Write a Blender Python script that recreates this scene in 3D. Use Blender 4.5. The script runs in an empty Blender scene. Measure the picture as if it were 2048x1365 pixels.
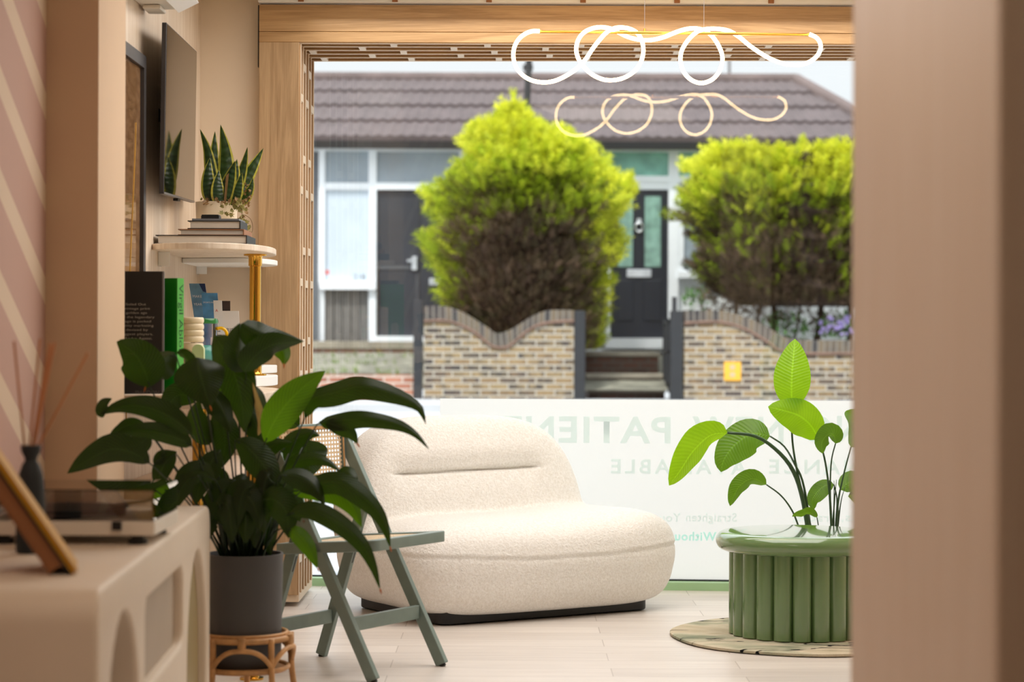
import bpy, bmesh, math, random
from math import sin, cos, pi, sqrt, radians, atan2, tan
from mathutils import Vector, Matrix, Quaternion

random.seed(7)
SC = bpy.context.scene
COL = SC.collection
F, H, TH = 4300.0, 1.14, 0.0038          # focal length in px, camera height, camera roll

# ------------------------------------------------------------------ camera geometry helpers
def unroll(px, py):
    dx, dy = px - 1024.0, py - 682.5
    return dx * cos(TH) + dy * sin(TH), -dx * sin(TH) + dy * cos(TH)

def P(px, py, d):
    x, y = unroll(px, py)
    return Vector((x * d / F, d, H - y * d / F))

def FL(px, py, z=0.0):
    x, y = unroll(px, py)
    d = (H - z) * F / y
    return Vector((x * d / F, d, z))

# the shop window pane leans a little and is turned a little: n.(p-c)=0
GY, GP, GC = 0.0772, 0.0231, Vector((0, 10.0, 0))
GN = Vector((-sin(GY) * cos(GP), -cos(GY) * cos(GP), -sin(GP)))
def G(px, py, off=0.0):
    r = P(px, py, 1.0) - Vector((0, 0, H))
    o = Vector((0, 0, H))
    t = (GC + GN * off - o).dot(GN) / r.dot(GN)
    return o + r * t
GX = Vector((cos(GY), -sin(GY), 0))      # to the right along the pane
GZ = GX.cross(-GN).normalized()
if GZ.z < 0: GZ = -GZ

# ------------------------------------------------------------------ object helpers
ORG = {}
def tag(o, label=None, cat=None, group=None, kind=None):
    if label: o['label'] = label
    if cat: o['category'] = cat
    if group: o['group'] = group
    if kind: o['kind'] = kind
    return o

def thing(name, label, cat, loc, group=None):
    o = bpy.data.objects.new(name, None)
    o.empty_display_size = 0.05
    o.location = loc
    COL.objects.link(o)
    ORG[o] = Vector(loc)
    return tag(o, label, cat, group)

def finish(name, me, mat, parent=None, smooth=False, bevel=0.0, seg=2, subd=0, auto=None, solid=0.0):
    o = bpy.data.objects.new(name, me)
    COL.objects.link(o)
    if mat: me.materials.append(mat)
    if smooth:
        me.polygons.foreach_set('use_smooth', [True] * len(me.polygons))
    if parent is not None:
        org = ORG[parent]
        me.transform(Matrix.Translation(-org))
        o.parent = parent
        ORG[o] = org
    else:
        if len(me.vertices):
            xs = [v.co.x for v in me.vertices]; ys = [v.co.y for v in me.vertices]; zs = [v.co.z for v in me.vertices]
            c = Vector(((min(xs) + max(xs)) / 2, (min(ys) + max(ys)) / 2, min(zs)))
        else:
            c = Vector()
        me.transform(Matrix.Translation(-c))
        o.location = c
        ORG[o] = c
    if solid:
        m = o.modifiers.new('solid', 'SOLIDIFY'); m.thickness = solid; m.offset = 0
    if bevel:
        m = o.modifiers.new('bevel', 'BEVEL'); m.width = bevel; m.segments = seg
        m.limit_method = 'ANGLE'; m.angle_limit = radians(40)
        if seg > 1:
            me.polygons.foreach_set('use_smooth', [True] * len(me.polygons))
            m.harden_normals = True
    if subd:
        m = o.modifiers.new('sub', 'SUBSURF'); m.levels = subd; m.render_levels = subd
    if auto:
        try:
            me.set_sharp_from_angle(angle=radians(auto))
        except Exception:
            pass
    return o

def frame(t, up=Vector((0, 0, 1))):
    t = t.normalized()
    if abs(t.dot(up)) > 0.97: up = Vector((0, 1, 0))
    s = t.cross(up).normalized()
    return s, s.cross(t).normalized()

def catmull(pts, n):
    pts = [Vector(p) for p in pts]
    if len(pts) == 2:
        return [pts[0].lerp(pts[1], i / n) for i in range(n + 1)]
    q = [pts[0] * 2 - pts[1]] + pts + [pts[-1] * 2 - pts[-2]]
    # chord-length param
    L = [0]
    for i in range(1, len(pts)): L.append(L[-1] + max(1e-6, (pts[i] - pts[i - 1]).length))
    out = []
    for i in range(n + 1):
        s = L[-1] * i / n
        k = 0
        while k < len(pts) - 2 and s > L[k + 1]: k += 1
        t = (s - L[k]) / (L[k + 1] - L[k])
        p0, p1, p2, p3 = q[k], q[k + 1], q[k + 2], q[k + 3]
        out.append(0.5 * ((2 * p1) + (p2 - p0) * t + (2 * p0 - 5 * p1 + 4 * p2 - p3) * t * t + (3 * p1 - p0 - 3 * p2 + p3) * t ** 3))
    return out

class MB:
    def __init__(s):
        s.v = []; s.f = []; s.uv = {}
    def add(s, vs, fs, uvs=None):
        b = len(s.v)
        s.v += [Vector(p) for p in vs]
        s.f += [[i + b for i in f] for f in fs]
        if uvs:
            for i, u in enumerate(uvs): s.uv[b + i] = u
        return s
    def box(s, lo, hi, M=None):
        (a, b, c), (d, e, f) = lo, hi
        vs = [Vector(p) for p in ((a, b, c), (d, b, c), (d, e, c), (a, e, c), (a, b, f), (d, b, f), (d, e, f), (a, e, f))]
        if M is not None: vs = [M @ p for p in vs]
        return s.add(vs, [(0, 3, 2, 1), (4, 5, 6, 7), (0, 1, 5, 4), (1, 2, 6, 5), (2, 3, 7, 6), (3, 0, 4, 7)])
    def bar(s, p0, p1, w, h, side=None):
        # rectangular bar from p0 to p1; w along 'side', h along the other
        p0, p1 = Vector(p0), Vector(p1)
        t = (p1 - p0).normalized()
        if side is None: sd, up = frame(t)
        else:
            sd = Vector(side); sd = (sd - t * sd.dot(t)).normalized(); up = sd.cross(t)
        vs = []
        for p in (p0, p1):
            for a, b in ((-1, -1), (1, -1), (1, 1), (-1, 1)):
                vs.append(p + sd * (a * w / 2) + up * (b * h / 2))
        return s.add(vs, [(0, 3, 2, 1), (4, 5, 6, 7), (0, 1, 5, 4), (1, 2, 6, 5), (2, 3, 7, 6), (3, 0, 4, 7)])
    def cyl(s, p0, p1, r0, r1=None, n=20, caps=True):
        return s.tube([p0, p1], [r0, r0 if r1 is None else r1], n, caps)
    def tube(s, path, r, n=10, caps=True, closed=False):
        path = [Vector(p) for p in path]
        m = len(path)
        rr = r if isinstance(r, (list, tuple)) else [r] * m
        ts = []
        for i in range(m):
            if closed: t = path[(i + 1) % m] - path[i - 1]
            else: t = path[min(i + 1, m - 1)] - path[max(i - 1, 0)]
            ts.append(t.normalized())
        sd, up = frame(ts[0])
        vs, fs = [], []
        for i in range(m):
            if i:
                q = ts[i - 1].rotation_difference(ts[i])
                sd = q @ sd; up = q @ up
            for k in range(n):
                a = 2 * pi * k / n
                vs.append(path[i] + (sd * cos(a) + up * sin(a)) * rr[i])
        for i in range(m if closed else m - 1):
            j = (i + 1) % m
            for k in range(n):
                l = (k + 1) % n
                fs.append((i * n + k, i * n + l, j * n + l, j * n + k))
        if caps and not closed:
            fs.append(tuple(range(n))[::-1]); fs.append(tuple((m - 1) * n + k for k in range(n)))
        return s.add(vs, fs)
    def lathe(s, c, prof, n=36, ell=1.0, fn=None):
        c = Vector(c); vs, fs = [], []
        for r, z in prof:
            for k in range(n):
                a = 2 * pi * k / n
                rr = r * (fn(a, z) if fn else 1)
                vs.append(c + Vector((cos(a) * rr, sin(a) * rr * ell, z)))
        for i in range(len(prof) - 1):
            for k in range(n):
                l = (k + 1) % n
                fs.append((i * n + k, i * n + l, (i + 1) * n + l, (i + 1) * n + k))
        if prof[0][0] > 1e-5: fs.append(tuple(range(n))[::-1])
        if prof[-1][0] > 1e-5: fs.append(tuple((len(prof) - 1) * n + k for k in range(n)))
        return s.add(vs, fs)
    def prism(s, poly, lo, hi, mp):
        n = len(poly)
        vs = [mp(a, b, lo) for a, b in poly] + [mp(a, b, hi) for a, b in poly]
        fs = [tuple(range(n))[::-1], tuple(range(n, 2 * n))]
        for i in range(n):
            j = (i + 1) % n
            fs.append((i, j, n + j, n + i))
        return s.add(vs, fs)
    def build(s, name, mat, parent=None, **k):
        me = bpy.data.meshes.new(name)
        me.from_pydata([tuple(p) for p in s.v], [], s.f)
        if s.uv:
            ul = me.uv_layers.new(name='UVMap')
            for lp in me.loops:
                ul.data[lp.index].uv = s.uv.get(lp.vertex_index, (0, 0))
        bm = bmesh.new(); bm.from_mesh(me)
        if not k.pop('open', False):
            bmesh.ops.recalc_face_normals(bm, faces=bm.faces[:])
        bm.to_mesh(me); bm.free()
        return finish(name, me, mat, parent, **k)

XYZ = lambda a, b, c: Vector((a, b, c))
XZY = lambda a, b, c: Vector((a, c, b))        # polygon in x,z extruded along depth

def struct(o):
    o['kind'] = 'structure'; return o

def curve_plate(splines, half, bevel, mp, name, mat, parent=None, res=3, smooth=True):
    cu = bpy.data.curves.new(name, 'CURVE'); cu.dimensions = '2D'; cu.fill_mode = 'BOTH'
    cu.extrude = half - bevel; cu.bevel_depth = bevel; cu.bevel_resolution = res; cu.offset = -bevel
    for pts in splines:
        sp = cu.splines.new('POLY'); sp.points.add(len(pts) - 1); sp.use_cyclic_u = True
        for p, q in zip(sp.points, pts): p.co = (q[0], q[1], 0, 1)
    to = bpy.data.objects.new(name, cu); COL.objects.link(to)
    bpy.context.view_layer.update()
    me = bpy.data.meshes.new_from_object(to.evaluated_get(bpy.context.evaluated_depsgraph_get()))
    bpy.data.objects.remove(to); bpy.data.curves.remove(cu)
    me.materials.clear()
    for v in me.vertices: v.co = mp(*v.co)
    bm = bmesh.new(); bm.from_mesh(me)
    bmesh.ops.remove_doubles(bm, verts=bm.verts[:], dist=1e-5)
    bmesh.ops.recalc_face_normals(bm, faces=bm.faces[:]); bm.to_mesh(me); bm.free()
    me.name = name
    o = finish(name, me, mat, parent, smooth=smooth)
    if smooth:
        try: me.set_sharp_from_angle(angle=radians(35))
        except Exception: pass
    return o

def text(name, body, size, mp, mat, parent=None, align='LEFT', space=1.0, bold=0.0, ext=0.0):
    cu = bpy.data.curves.new(name, 'FONT'); cu.body = body; cu.size = size; cu.align_x = align
    cu.space_character = space; cu.offset = bold; cu.extrude = ext; cu.resolution_u = 3
    to = bpy.data.objects.new(name, cu); COL.objects.link(to)
    bpy.context.view_layer.update()
    me = bpy.data.meshes.new_from_object(to.evaluated_get(bpy.context.evaluated_depsgraph_get()))
    bpy.data.objects.remove(to); bpy.data.curves.remove(cu)
    me.materials.clear(); me.name = name
    for v in me.vertices: v.co = mp(*v.co)
    return finish(name, me, mat, parent)

def rrect(x0, y0, x1, y1, r, n=6):
    out = []
    rs = r if isinstance(r, (list, tuple)) else [r] * 4
    for (cx, cy, a0, q) in ((x1, y1, 0, rs[0]), (x0, y1, 90, rs[1]), (x0, y0, 180, rs[2]), (x1, y0, 270, rs[3])):
        ox = cx - q if cx == x1 else cx + q
        oy = cy - q if cy == y1 else cy + q
        for i in range(n + 1):
            a = radians(a0 + 90 * i / n)
            out.append((ox + q * cos(a), oy + q * sin(a)))
    return out

# ------------------------------------------------------------------ materials
def lin(c):
    return tuple(((x / 255) / 12.92 if x / 255 <= 0.04045 else ((x / 255 + 0.055) / 1.055) ** 2.4) for x in c)

class NT:
    def __init__(s, name):
        s.m = bpy.data.materials.new(name); s.m.use_nodes = True
        s.n = s.m.node_tree.nodes; s.l = s.m.node_tree.links
        s.n.clear()
        s.out = s.n.new('ShaderNodeOutputMaterial')
        s.p = s.n.new('ShaderNodeBsdfPrincipled')
        s.l.new(s.p.outputs[0], s.out.inputs[0])
        s._tc = None
    def node(s, t, **k):
        nd = s.n.new(t)
        for a, b in k.items(): setattr(nd, a, b)
        return nd
    def lk(s, a, b): s.l.new(a, b); return s
    def val(s, sock, v):
        if hasattr(v, 'is_output') or hasattr(v, 'links'): s.l.new(v, sock)
        else: sock.default_value = v
    def co(s, which='Object'):
        if s._tc is None: s._tc = s.node('ShaderNodeTexCoord')
        return s._tc.outputs[which]
    def map(s, vec, scale=(1, 1, 1), rot=(0, 0, 0), loc=(0, 0, 0)):
        m = s.node('ShaderNodeMapping')
        s.lk(vec, m.inputs[0]); m.inputs['Scale'].default_value = scale
        m.inputs['Rotation'].default_value = rot; m.inputs['Location'].default_value = loc
        return m.outputs[0]
    def math(s, op, a, b=None, c=None):
        m = s.node('ShaderNodeMath', operation=op)
        s.val(m.inputs[0], a)
        if b is not None: s.val(m.inputs[1], b)
        if c is not None: s.val(m.inputs[2], c)
        return m.outputs[0]
    def noise(s, vec, scale, detail=3, rough=0.5, dist=0.0):
        n = s.node('ShaderNodeTexNoise'); s.lk(vec, n.inputs['Vector'])
        n.inputs['Scale'].default_value = scale; n.inputs['Detail'].default_value = detail
        n.inputs['Roughness'].default_value = rough; n.inputs['Distortion'].default_value = dist
        return n.outputs[0]
    def ramp(s, fac, stops, interp='LINEAR'):
        r = s.node('ShaderNodeValToRGB'); s.val(r.inputs[0], fac); r.color_ramp.interpolation = interp
        el = r.color_ramp.elements
        while len(el) < len(stops): el.new(0.5)
        for e, (p, c) in zip(el, stops):
            e.position = p; e.color = (*c, 1) if len(c) == 3 else c
        return r.outputs[0]
    def mix(s, fac, a, b, mode='MIX'):
        m = s.node('ShaderNodeMix', data_type='RGBA', blend_type=mode)
        s.val(m.inputs[0], fac)
        for i, v in ((6, a), (7, b)):
            s.val(m.inputs[i], (*v, 1) if isinstance(v, tuple) and len(v) == 3 else v)
        return m.outputs[2]
    def sep(s, vec):
        x = s.node('ShaderNodeSeparateXYZ'); s.lk(vec, x.inputs[0]); return x.outputs
    def comb(s, x, y, z=0.0):
        c = s.node('ShaderNodeCombineXYZ')
        for i, v in enumerate((x, y, z)): s.val(c.inputs[i], v)
        return c.outputs[0]
    def bump(s, h, strength=0.3, dist=0.01):
        b = s.node('ShaderNodeBump'); b.inputs['Strength'].default_value = strength
        b.inputs['Distance'].default_value = dist
        s.lk(h, b.inputs['Height']); s.lk(b.outputs[0], s.p.inputs['Normal']); return s
    def base(s, c): s.val(s.p.inputs['Base Color'], (*c, 1) if isinstance(c, tuple) and len(c) == 3 else c); return s
    def set(s, **k):
        for a, b in k.items(): s.val(s.p.inputs[a.replace('_', ' ')], b)
        return s

def simple(name, rgb, rough=0.5, metal=0.0, var=0.12, scale=6.0, bump=0.0, bscale=60.0, spec=0.5, coat=0.0):
    t = NT(name); c = lin(rgb)
    n = t.noise(t.co(), scale, 4)
    t.base(t.mix(t.ramp(n, [(0.3, (0, 0, 0)), (0.7, (1, 1, 1))]), tuple(x * (1 - var) for x in c), tuple(min(1, x * (1 + var)) for x in c)))
    t.set(Roughness=rough, Metallic=metal, Specular_IOR_Level=spec, Coat_Weight=coat)
    if coat: t.set(Coat_Roughness=0.05)
    if bump: t.bump(t.noise(t.co(), bscale, 4), bump, 0.004)
    return t.m

def wood(name, c0, c1, axis='Z', scale=1.0, rough=0.45):
    t = NT(name)
    st = {'X': (0.6, 9, 9), 'Y': (9, 0.6, 9), 'Z': (9, 9, 0.6)}[axis]
    st = tuple(a * scale for a in st)
    v = t.map(t.co(), st)
    big = t.noise(v, 1.3, 5, 0.6, 0.6)
    ring = t.math('SINE', t.math('MULTIPLY', big, 34.0))
    fine = t.noise(t.map(t.co(), tuple(a * 9 if a > 1 else a * 3 for a in st)), 3.0, 3, 0.7)
    f = t.math('ADD', t.math('MULTIPLY', ring, 0.085), t.math('ADD', t.math('MULTIPLY', fine, 0.55), t.math('MULTIPLY', big, 0.35)))
    t.base(t.ramp(f, [(0.22, lin(c0)), (0.75, lin(c1))]))
    t.set(Roughness=rough); t.bump(f, 0.12, 0.002)
    return t.m

def brick(name, cols, mortar, sx, row=0.075, width=0.225, coord='XZ', size=0.012, rough=0.85):
    t = NT(name); o = t.sep(t.co('UV') if coord == 'UV' else t.co())
    v = t.comb(o[0], o[1] if coord in ('UV', 'XY') else o[2])
    b = t.node('ShaderNodeTexBrick'); t.lk(v, b.inputs['Vector'])
    b.inputs['Scale'].default_value = sx; b.inputs['Brick Width'].default_value = width; b.inputs['Row Height'].default_value = row
    b.inputs['Mortar Size'].default_value = size; b.inputs['Mortar Smooth'].default_value = 0.2; b.inputs['Bias'].default_value = 0
    b.inputs['Color1'].default_value = (0, 0, 0, 1); b.inputs['Color2'].default_value = (1, 1, 1, 1); b.inputs['Mortar'].default_value = (0.5, 0.5, 0.5, 1)
    n = t.noise(t.comb(o[0], o[1] if coord in ('UV', 'XY') else o[2]), 7.0, 3)
    f = t.math('ADD', t.math('MULTIPLY', b.outputs['Color'], 0.65), t.math('MULTIPLY', n, 0.4))
    k = len(cols)
    col = t.ramp(f, [(0.12 + 0.8 * i / (k - 1), lin(c)) for i, c in enumerate(cols)])
    t.base(t.mix(b.outputs['Fac'], col, lin(mortar)))
    t.set(Roughness=rough); t.bump(t.math('SUBTRACT', 1.0, b.outputs['Fac']), 0.5, 0.006)
    return t.m

def glassy(name, tint, refl=0.07, rough=0.0):
    t = NT(name); t.n.remove(t.p)
    tr = t.node('ShaderNodeBsdfTransparent'); tr.inputs[0].default_value = (*tint, 1)
    gl = t.node('ShaderNodeBsdfGlossy'); gl.inputs['Roughness'].default_value = rough
    fr = t.node('ShaderNodeFresnel'); fr.inputs['IOR'].default_value = 1.5
    mx = t.node('ShaderNodeMixShader')
    t.lk(t.math('MULTIPLY', fr.outputs[0], refl / 0.04), mx.inputs[0])
    t.lk(tr.outputs[0], mx.inputs[1]); t.lk(gl.outputs[0], mx.inputs[2]); t.lk(mx.outputs[0], t.out.inputs[0])
    return t.m

def translucent(name, rgb, tr=0.5, rough=0.6, veins=None):
    """thin sheet: diffuse + transmitted light"""
    t = NT(name)
    c = lin(rgb); t.base(c); t.set(Roughness=rough)
    b = t.node('ShaderNodeBsdfTranslucent'); b.inputs[0].default_value = (*c, 1)
    mx = t.node('ShaderNodeMixShader'); mx.inputs[0].default_value = tr
    t.lk(t.p.outputs[0], mx.inputs[1]); t.lk(b.outputs[0], mx.inputs[2]); t.lk(mx.outputs[0], t.out.inputs[0])
    return t.m

def leafmat(name, dark, light, edge=None, trans=0.35, tcol=(150, 190, 30), vein=46.0, rough=0.35, band=False, slope=0.55, spec=0.5, vamp=0.16):
    t = NT(name); o = t.sep(t.co('UV'))
    av = t.math('ABSOLUTE', t.math('SUBTRACT', o[1], 0.5))
    av2 = t.math('MULTIPLY', av, 2.0)
    s = t.math('SINE', t.math('MULTIPLY', t.math('SUBTRACT', o[0], t.math('MULTIPLY', av2, 0.22 * slope / 0.55)), vein * 2))
    n = t.noise(t.co(), 14.0, 3)
    if band:
        s = t.math('SINE', t.math('ADD', t.math('MULTIPLY', o[0], 60.0), t.math('MULTIPLY', t.noise(t.co(), 30.0, 3), 9.0)))
    f = t.math('ADD', t.math('MULTIPLY', s, vamp), t.math('ADD', t.math('MULTIPLY', n, 0.6), 0.18))
    col = t.ramp(f, [(0.15, lin(dark)), (0.85, lin(light))])
    mid = t.math('LESS_THAN', av2, 0.05)
    if not band: col = t.mix(t.math('MULTIPLY', mid, 0.45), col, tuple(min(1, x * 1.6 + 0.01) for x in lin(light)))
    if edge: col = t.mix(t.math('GREATER_THAN', av2, 0.72), col, lin(edge))
    t.base(col); t.set(Roughness=rough, Specular_IOR_Level=spec)
    t.bump(s, 0.25, 0.002)
    b = t.node('ShaderNodeBsdfTranslucent')
    t.lk(t.mix(0.65, col, lin(tcol)), b.inputs[0])
    mx = t.node('ShaderNodeMixShader'); mx.inputs[0].default_value = trans
    t.lk(t.p.outputs[0], mx.inputs[1]); t.lk(b.outputs[0], mx.inputs[2]); t.lk(mx.outputs[0], t.out.inputs[0])
    return t.m

def emis(name, col, strength):
    t = NT(name); t.base((0, 0, 0)); t.set(Emission_Color=(*col, 1), Emission_Strength=strength)
    return t.m

M = {}
M['cream'] = simple('cream_paint', (226, 208, 184), 0.7, var=0.04, scale=2, bump=0.05)
M['pillar'] = simple('beige_pillar_paint', (214, 184, 152), 0.75, var=0.04, scale=2, bump=0.05)
M['ceil'] = simple('ceiling_paint', (232, 222, 205), 0.8, var=0.03)
M['veneer'] = wood('pale_veneer', (206, 184, 160), (236, 222, 204), 'Z', 0.8, 0.5)
M['veneer2'] = wood('beige_veneer', (238, 216, 194), (248, 232, 216), 'Z', 0.5, 0.5)
M['oak_x'] = wood('oak_board_long', (152, 114, 70), (206, 168, 120), 'X', 0.9)
M['oak_z'] = wood('oak_board_upright', (150, 118, 82), (200, 168, 128), 'Z', 0.9)
M['oak_pale'] = simple('pale_oak_edge', (222, 200, 172), 0.5, var=0.06)
M['oak_dark'] = wood('oak_slat', (150, 110, 68), (190, 148, 98), 'X', 1.2)
M['oak_darkz'] = wood('oak_slat_upright', (150, 110, 68), (196, 154, 104), 'Z', 1.2)
M['white'] = simple('white_paint', (240, 240, 238), 0.4, var=0.02)
M['offwhite'] = simple('off_white_plastic', (236, 228, 215), 0.4, var=0.02)
M['brass'] = simple('polished_brass', (222, 172, 76), 0.12, 1.0, var=0.05)
M['brass_satin'] = simple('satin_brass', (214, 160, 74), 0.3, 1.0, var=0.05)
M['black'] = simple('black_plastic', (16, 16, 17), 0.4, var=0.1)
M['blackmetal'] = simple('black_painted_metal', (38, 40, 44), 0.5, var=0.15)
M['green_sill'] = simple('sage_green_sill', (160, 196, 150), 0.5, var=0.04)
M['chair'] = simple('sage_grey_paint', (122, 139, 133), 0.42, var=0.06, scale=20)
M['table'] = simple('glossy_sage_green', (104, 134, 84), 0.16, var=0.03, coat=1.0)
M['pot'] = simple('dark_grey_ceramic', (78, 78, 80), 0.6, var=0.06)
M['rattan'] = simple('rattan_cane', (196, 148, 96), 0.5, var=0.2, scale=30)
M['soil'] = simple('potting_soil', (40, 28, 20), 0.95, var=0.4, scale=60, bump=0.6)
M['bluegrey'] = simple('dark_slate_ceramic', (28, 38, 44), 0.6, var=0.08)
M['reed'] = simple('reed_wood', (190, 128, 84), 0.6, var=0.15)
M['mustard'] = simple('mustard_card', (196, 146, 30), 0.6, var=0.1)
M['brown'] = simple('tan_brown_card', (150, 100, 62), 0.6, var=0.1)
M['paper'] = simple('page_edges', (208, 198, 184), 0.8, var=0.06)
M['cab'] = simple('cream_lacquer', (230, 216, 198), 0.5, var=0.03, scale=3)
M['inset'] = simple('taupe_inset_lacquer', (176, 160, 140), 0.5, var=0.05); M['olive'] = simple('olive_inset_lacquer', (160, 142, 96), 0.5, var=0.05)
M['cab_in'] = simple('olive_back_lacquer', (206, 184, 140), 0.6, var=0.05)  # even olive lacquer for the sideboard's back panel
M['greybook'] = simple('grey_cover', (120, 120, 122), 0.5)
M['blackbook'] = simple('black_cover', (20, 19, 20), 0.45, var=0.08)
M['greenbook'] = simple('bright_green_cover', (8, 140, 20), 0.45, var=0.06)
M['greenspine'] = simple('light_green_cloth', (84, 178, 72), 0.6, var=0.06)
M['darkgreen'] = simple('dark_green_ink', (18, 84, 24), 0.6)
M['greyink'] = simple('grey_ink', (176, 172, 164), 0.6)
M['whiteink'] = simple('white_ink', (240, 240, 240), 0.6)
M['dimink'] = simple('dim_grey_ink', (92, 90, 88), 0.5)
M['ceramic'] = simple('cream_glazed_ceramic', (232, 214, 184), 0.35, var=0.04)
M['blue'] = simple('blue_leaflet_print', (104, 150, 184), 0.4, var=0.3, scale=14)
M['blue2'] = simple('sky_blue_leaflet_print', (84, 150, 204), 0.4, var=0.3, scale=18)
M['navy'] = simple('navy_ink', (24, 52, 104), 0.5)
M['whitecard'] = simple('white_card', (238, 238, 238), 0.5, var=0.02)
M['skin'] = simple('dark_photo_print', (52, 36, 32), 0.4, var=0.6, scale=22)
M['redink'] = simple('red_ink', (196, 40, 40), 0.5)
M['mint'] = simple('pale_mint_tin', (196, 210, 160), 0.5, var=0.05)
M['lime_glass'] = glassy('green_tinted_glass', (0.25, 0.75, 0.35), 0.08)
M['mauve_glass'] = glassy('pale_mauve_glass', (0.93, 0.92, 0.97), 0.08)
M['yellow_glass'] = simple('amber_glass_handle', (230, 180, 10), 0.1, var=0.05)
M['acrylic'] = glassy('clear_acrylic', (0.90, 0.92, 0.95), 0.07)
M['dust'] = glassy('smoked_clear_lid', (0.82, 0.81, 0.80), 0.09)
M['pane'] = glassy('clear_window_glass', (0.97, 0.985, 0.98), 0.07)
M['plinth'] = simple('black_plinth_lacquer', (22, 23, 27), 0.5)
M['screen'] = simple('black_television_glass', (10, 9, 8), 0.045, var=0.02, spec=0.8)
M['greymetal'] = simple('brushed_grey_metal', (128, 122, 120), 0.35, 0.6, var=0.05)
M['darkgrey'] = simple('dark_grey_plastic', (58, 54, 54), 0.4)
M['leaf_dead'] = simple('orange_dry_tip', (190, 100, 20), 0.6)
M['ivy'] = leafmat('variegated_ivy_leaf', (84, 92, 44), (190, 176, 110), (214, 202, 150), 0.2, (150, 150, 70), 30)
M['ivydry'] = leafmat('dry_ivy_leaf', (110, 80, 48), (176, 140, 92), None, 0.2, (150, 110, 60), 30)
M['lily'] = leafmat('peace_lily_leaf', (14, 27, 6), (40, 62, 12), None, 0.22, (80, 120, 10), 60, rough=0.38, spec=0.35, vamp=0.2)
M['lilylight'] = leafmat('young_peace_lily_leaf', (34, 66, 8), (70, 108, 16), None, 0.4, (120, 170, 14), 60, rough=0.38, spec=0.35, vamp=0.2)
M['lilystem'] = simple('dark_green_stem', (22, 46, 16), 0.5, var=0.2)
M['snake'] = leafmat('snake_plant_leaf', (16, 34, 20), (56, 84, 50), (186, 178, 70), 0.12, (120, 150, 40), 30, band=True)
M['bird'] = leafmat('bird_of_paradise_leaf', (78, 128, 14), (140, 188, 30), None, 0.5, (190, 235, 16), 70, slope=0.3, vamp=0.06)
M['birddark'] = leafmat('shaded_bird_of_paradise_leaf', (48, 84, 20), (92, 132, 36), None, 0.36, (150, 200, 26), 70, slope=0.3, vamp=0.06)  # darker copy of the leaf colour, with shade put into it
M['birdstem'] = simple('green_stalk', (46, 74, 42), 0.4, var=0.15)
M['lamp'] = emis('warm_neon_tube', (1.0, 0.67, 0.32), 14.5)
M['downlight'] = emis('downlight_glow', (1.0, 0.7, 0.4), 20.0)

def stripe_mat():
    t = NT('pink_cream_stripes'); o = t.sep(t.co('Generated'))
    o = t.sep(t.co('Object'))
    k = t.math('FRACT', t.math('DIVIDE', t.math('ADD', t.math('ADD', o[2], t.math('MULTIPLY', o[1], 0.49)), 40.03), 0.277))
    f = t.math('LESS_THAN', k, 0.30)
    t.base(t.mix(f, lin((196, 160, 146)), lin((222, 200, 176)))); t.set(Roughness=0.75)
    return t.m

def floor_mat():
    t = NT('pale_wood_plank_floor'); o = t.sep(t.co())
    b = t.node('ShaderNodeTexBrick'); t.lk(t.comb(o[0], o[1]), b.inputs['Vector'])
    b.inputs['Scale'].default_value = 1.0; b.inputs['Brick Width'].default_value = 1.22; b.inputs['Row Height'].default_value = 0.18
    b.inputs['Mortar Size'].default_value = 0.0018; b.inputs['Mortar Smooth'].default_value = 0.1
    b.offset = 0.37; b.offset_frequency = 2
    b.inputs['Color1'].default_value = (0, 0, 0, 1); b.inputs['Color2'].default_value = (1, 1, 1, 1); b.inputs['Mortar'].default_value = (0.5, 0.5, 0.5, 1)
    g = t.noise(t.map(t.co(), (1.2, 14, 1)), 2.0, 5, 0.65, 0.4)
    f = t.math('ADD', t.math('MULTIPLY', b.outputs['Color'], 0.3), t.math('MULTIPLY', g, 0.7))
    c = t.ramp(f, [(0.2, lin((198, 188, 180))), (0.8, lin((232, 224, 216)))])
    t.base(t.mix(t.math('MULTIPLY', b.outputs['Fac'], 0.5), c, lin((120, 104, 92))))
    t.set(Roughness=0.34, Specular_IOR_Level=0.5); t.bump(g, 0.06, 0.002)
    return t.m

def boucle():
    t = NT('cream_boucle_fabric'); 
    n1 = t.noise(t.co(), 105.0, 4, 0.65); n2 = t.noise(t.co(), 38.0, 2)
    h = t.math('ADD', n1, t.math('MULTIPLY', n2, 0.4))
    t.base(t.mix(t.ramp(n1, [(0.35, (0, 0, 0)), (0.65, (1, 1, 1))]), lin((236, 232, 225)), lin((251, 249, 245))))
    t.set(Roughness=0.95, Specular_IOR_Level=0.15, Sheen_Weight=0.3); t.bump(h, 0.75, 0.008)
    return t.m

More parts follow.
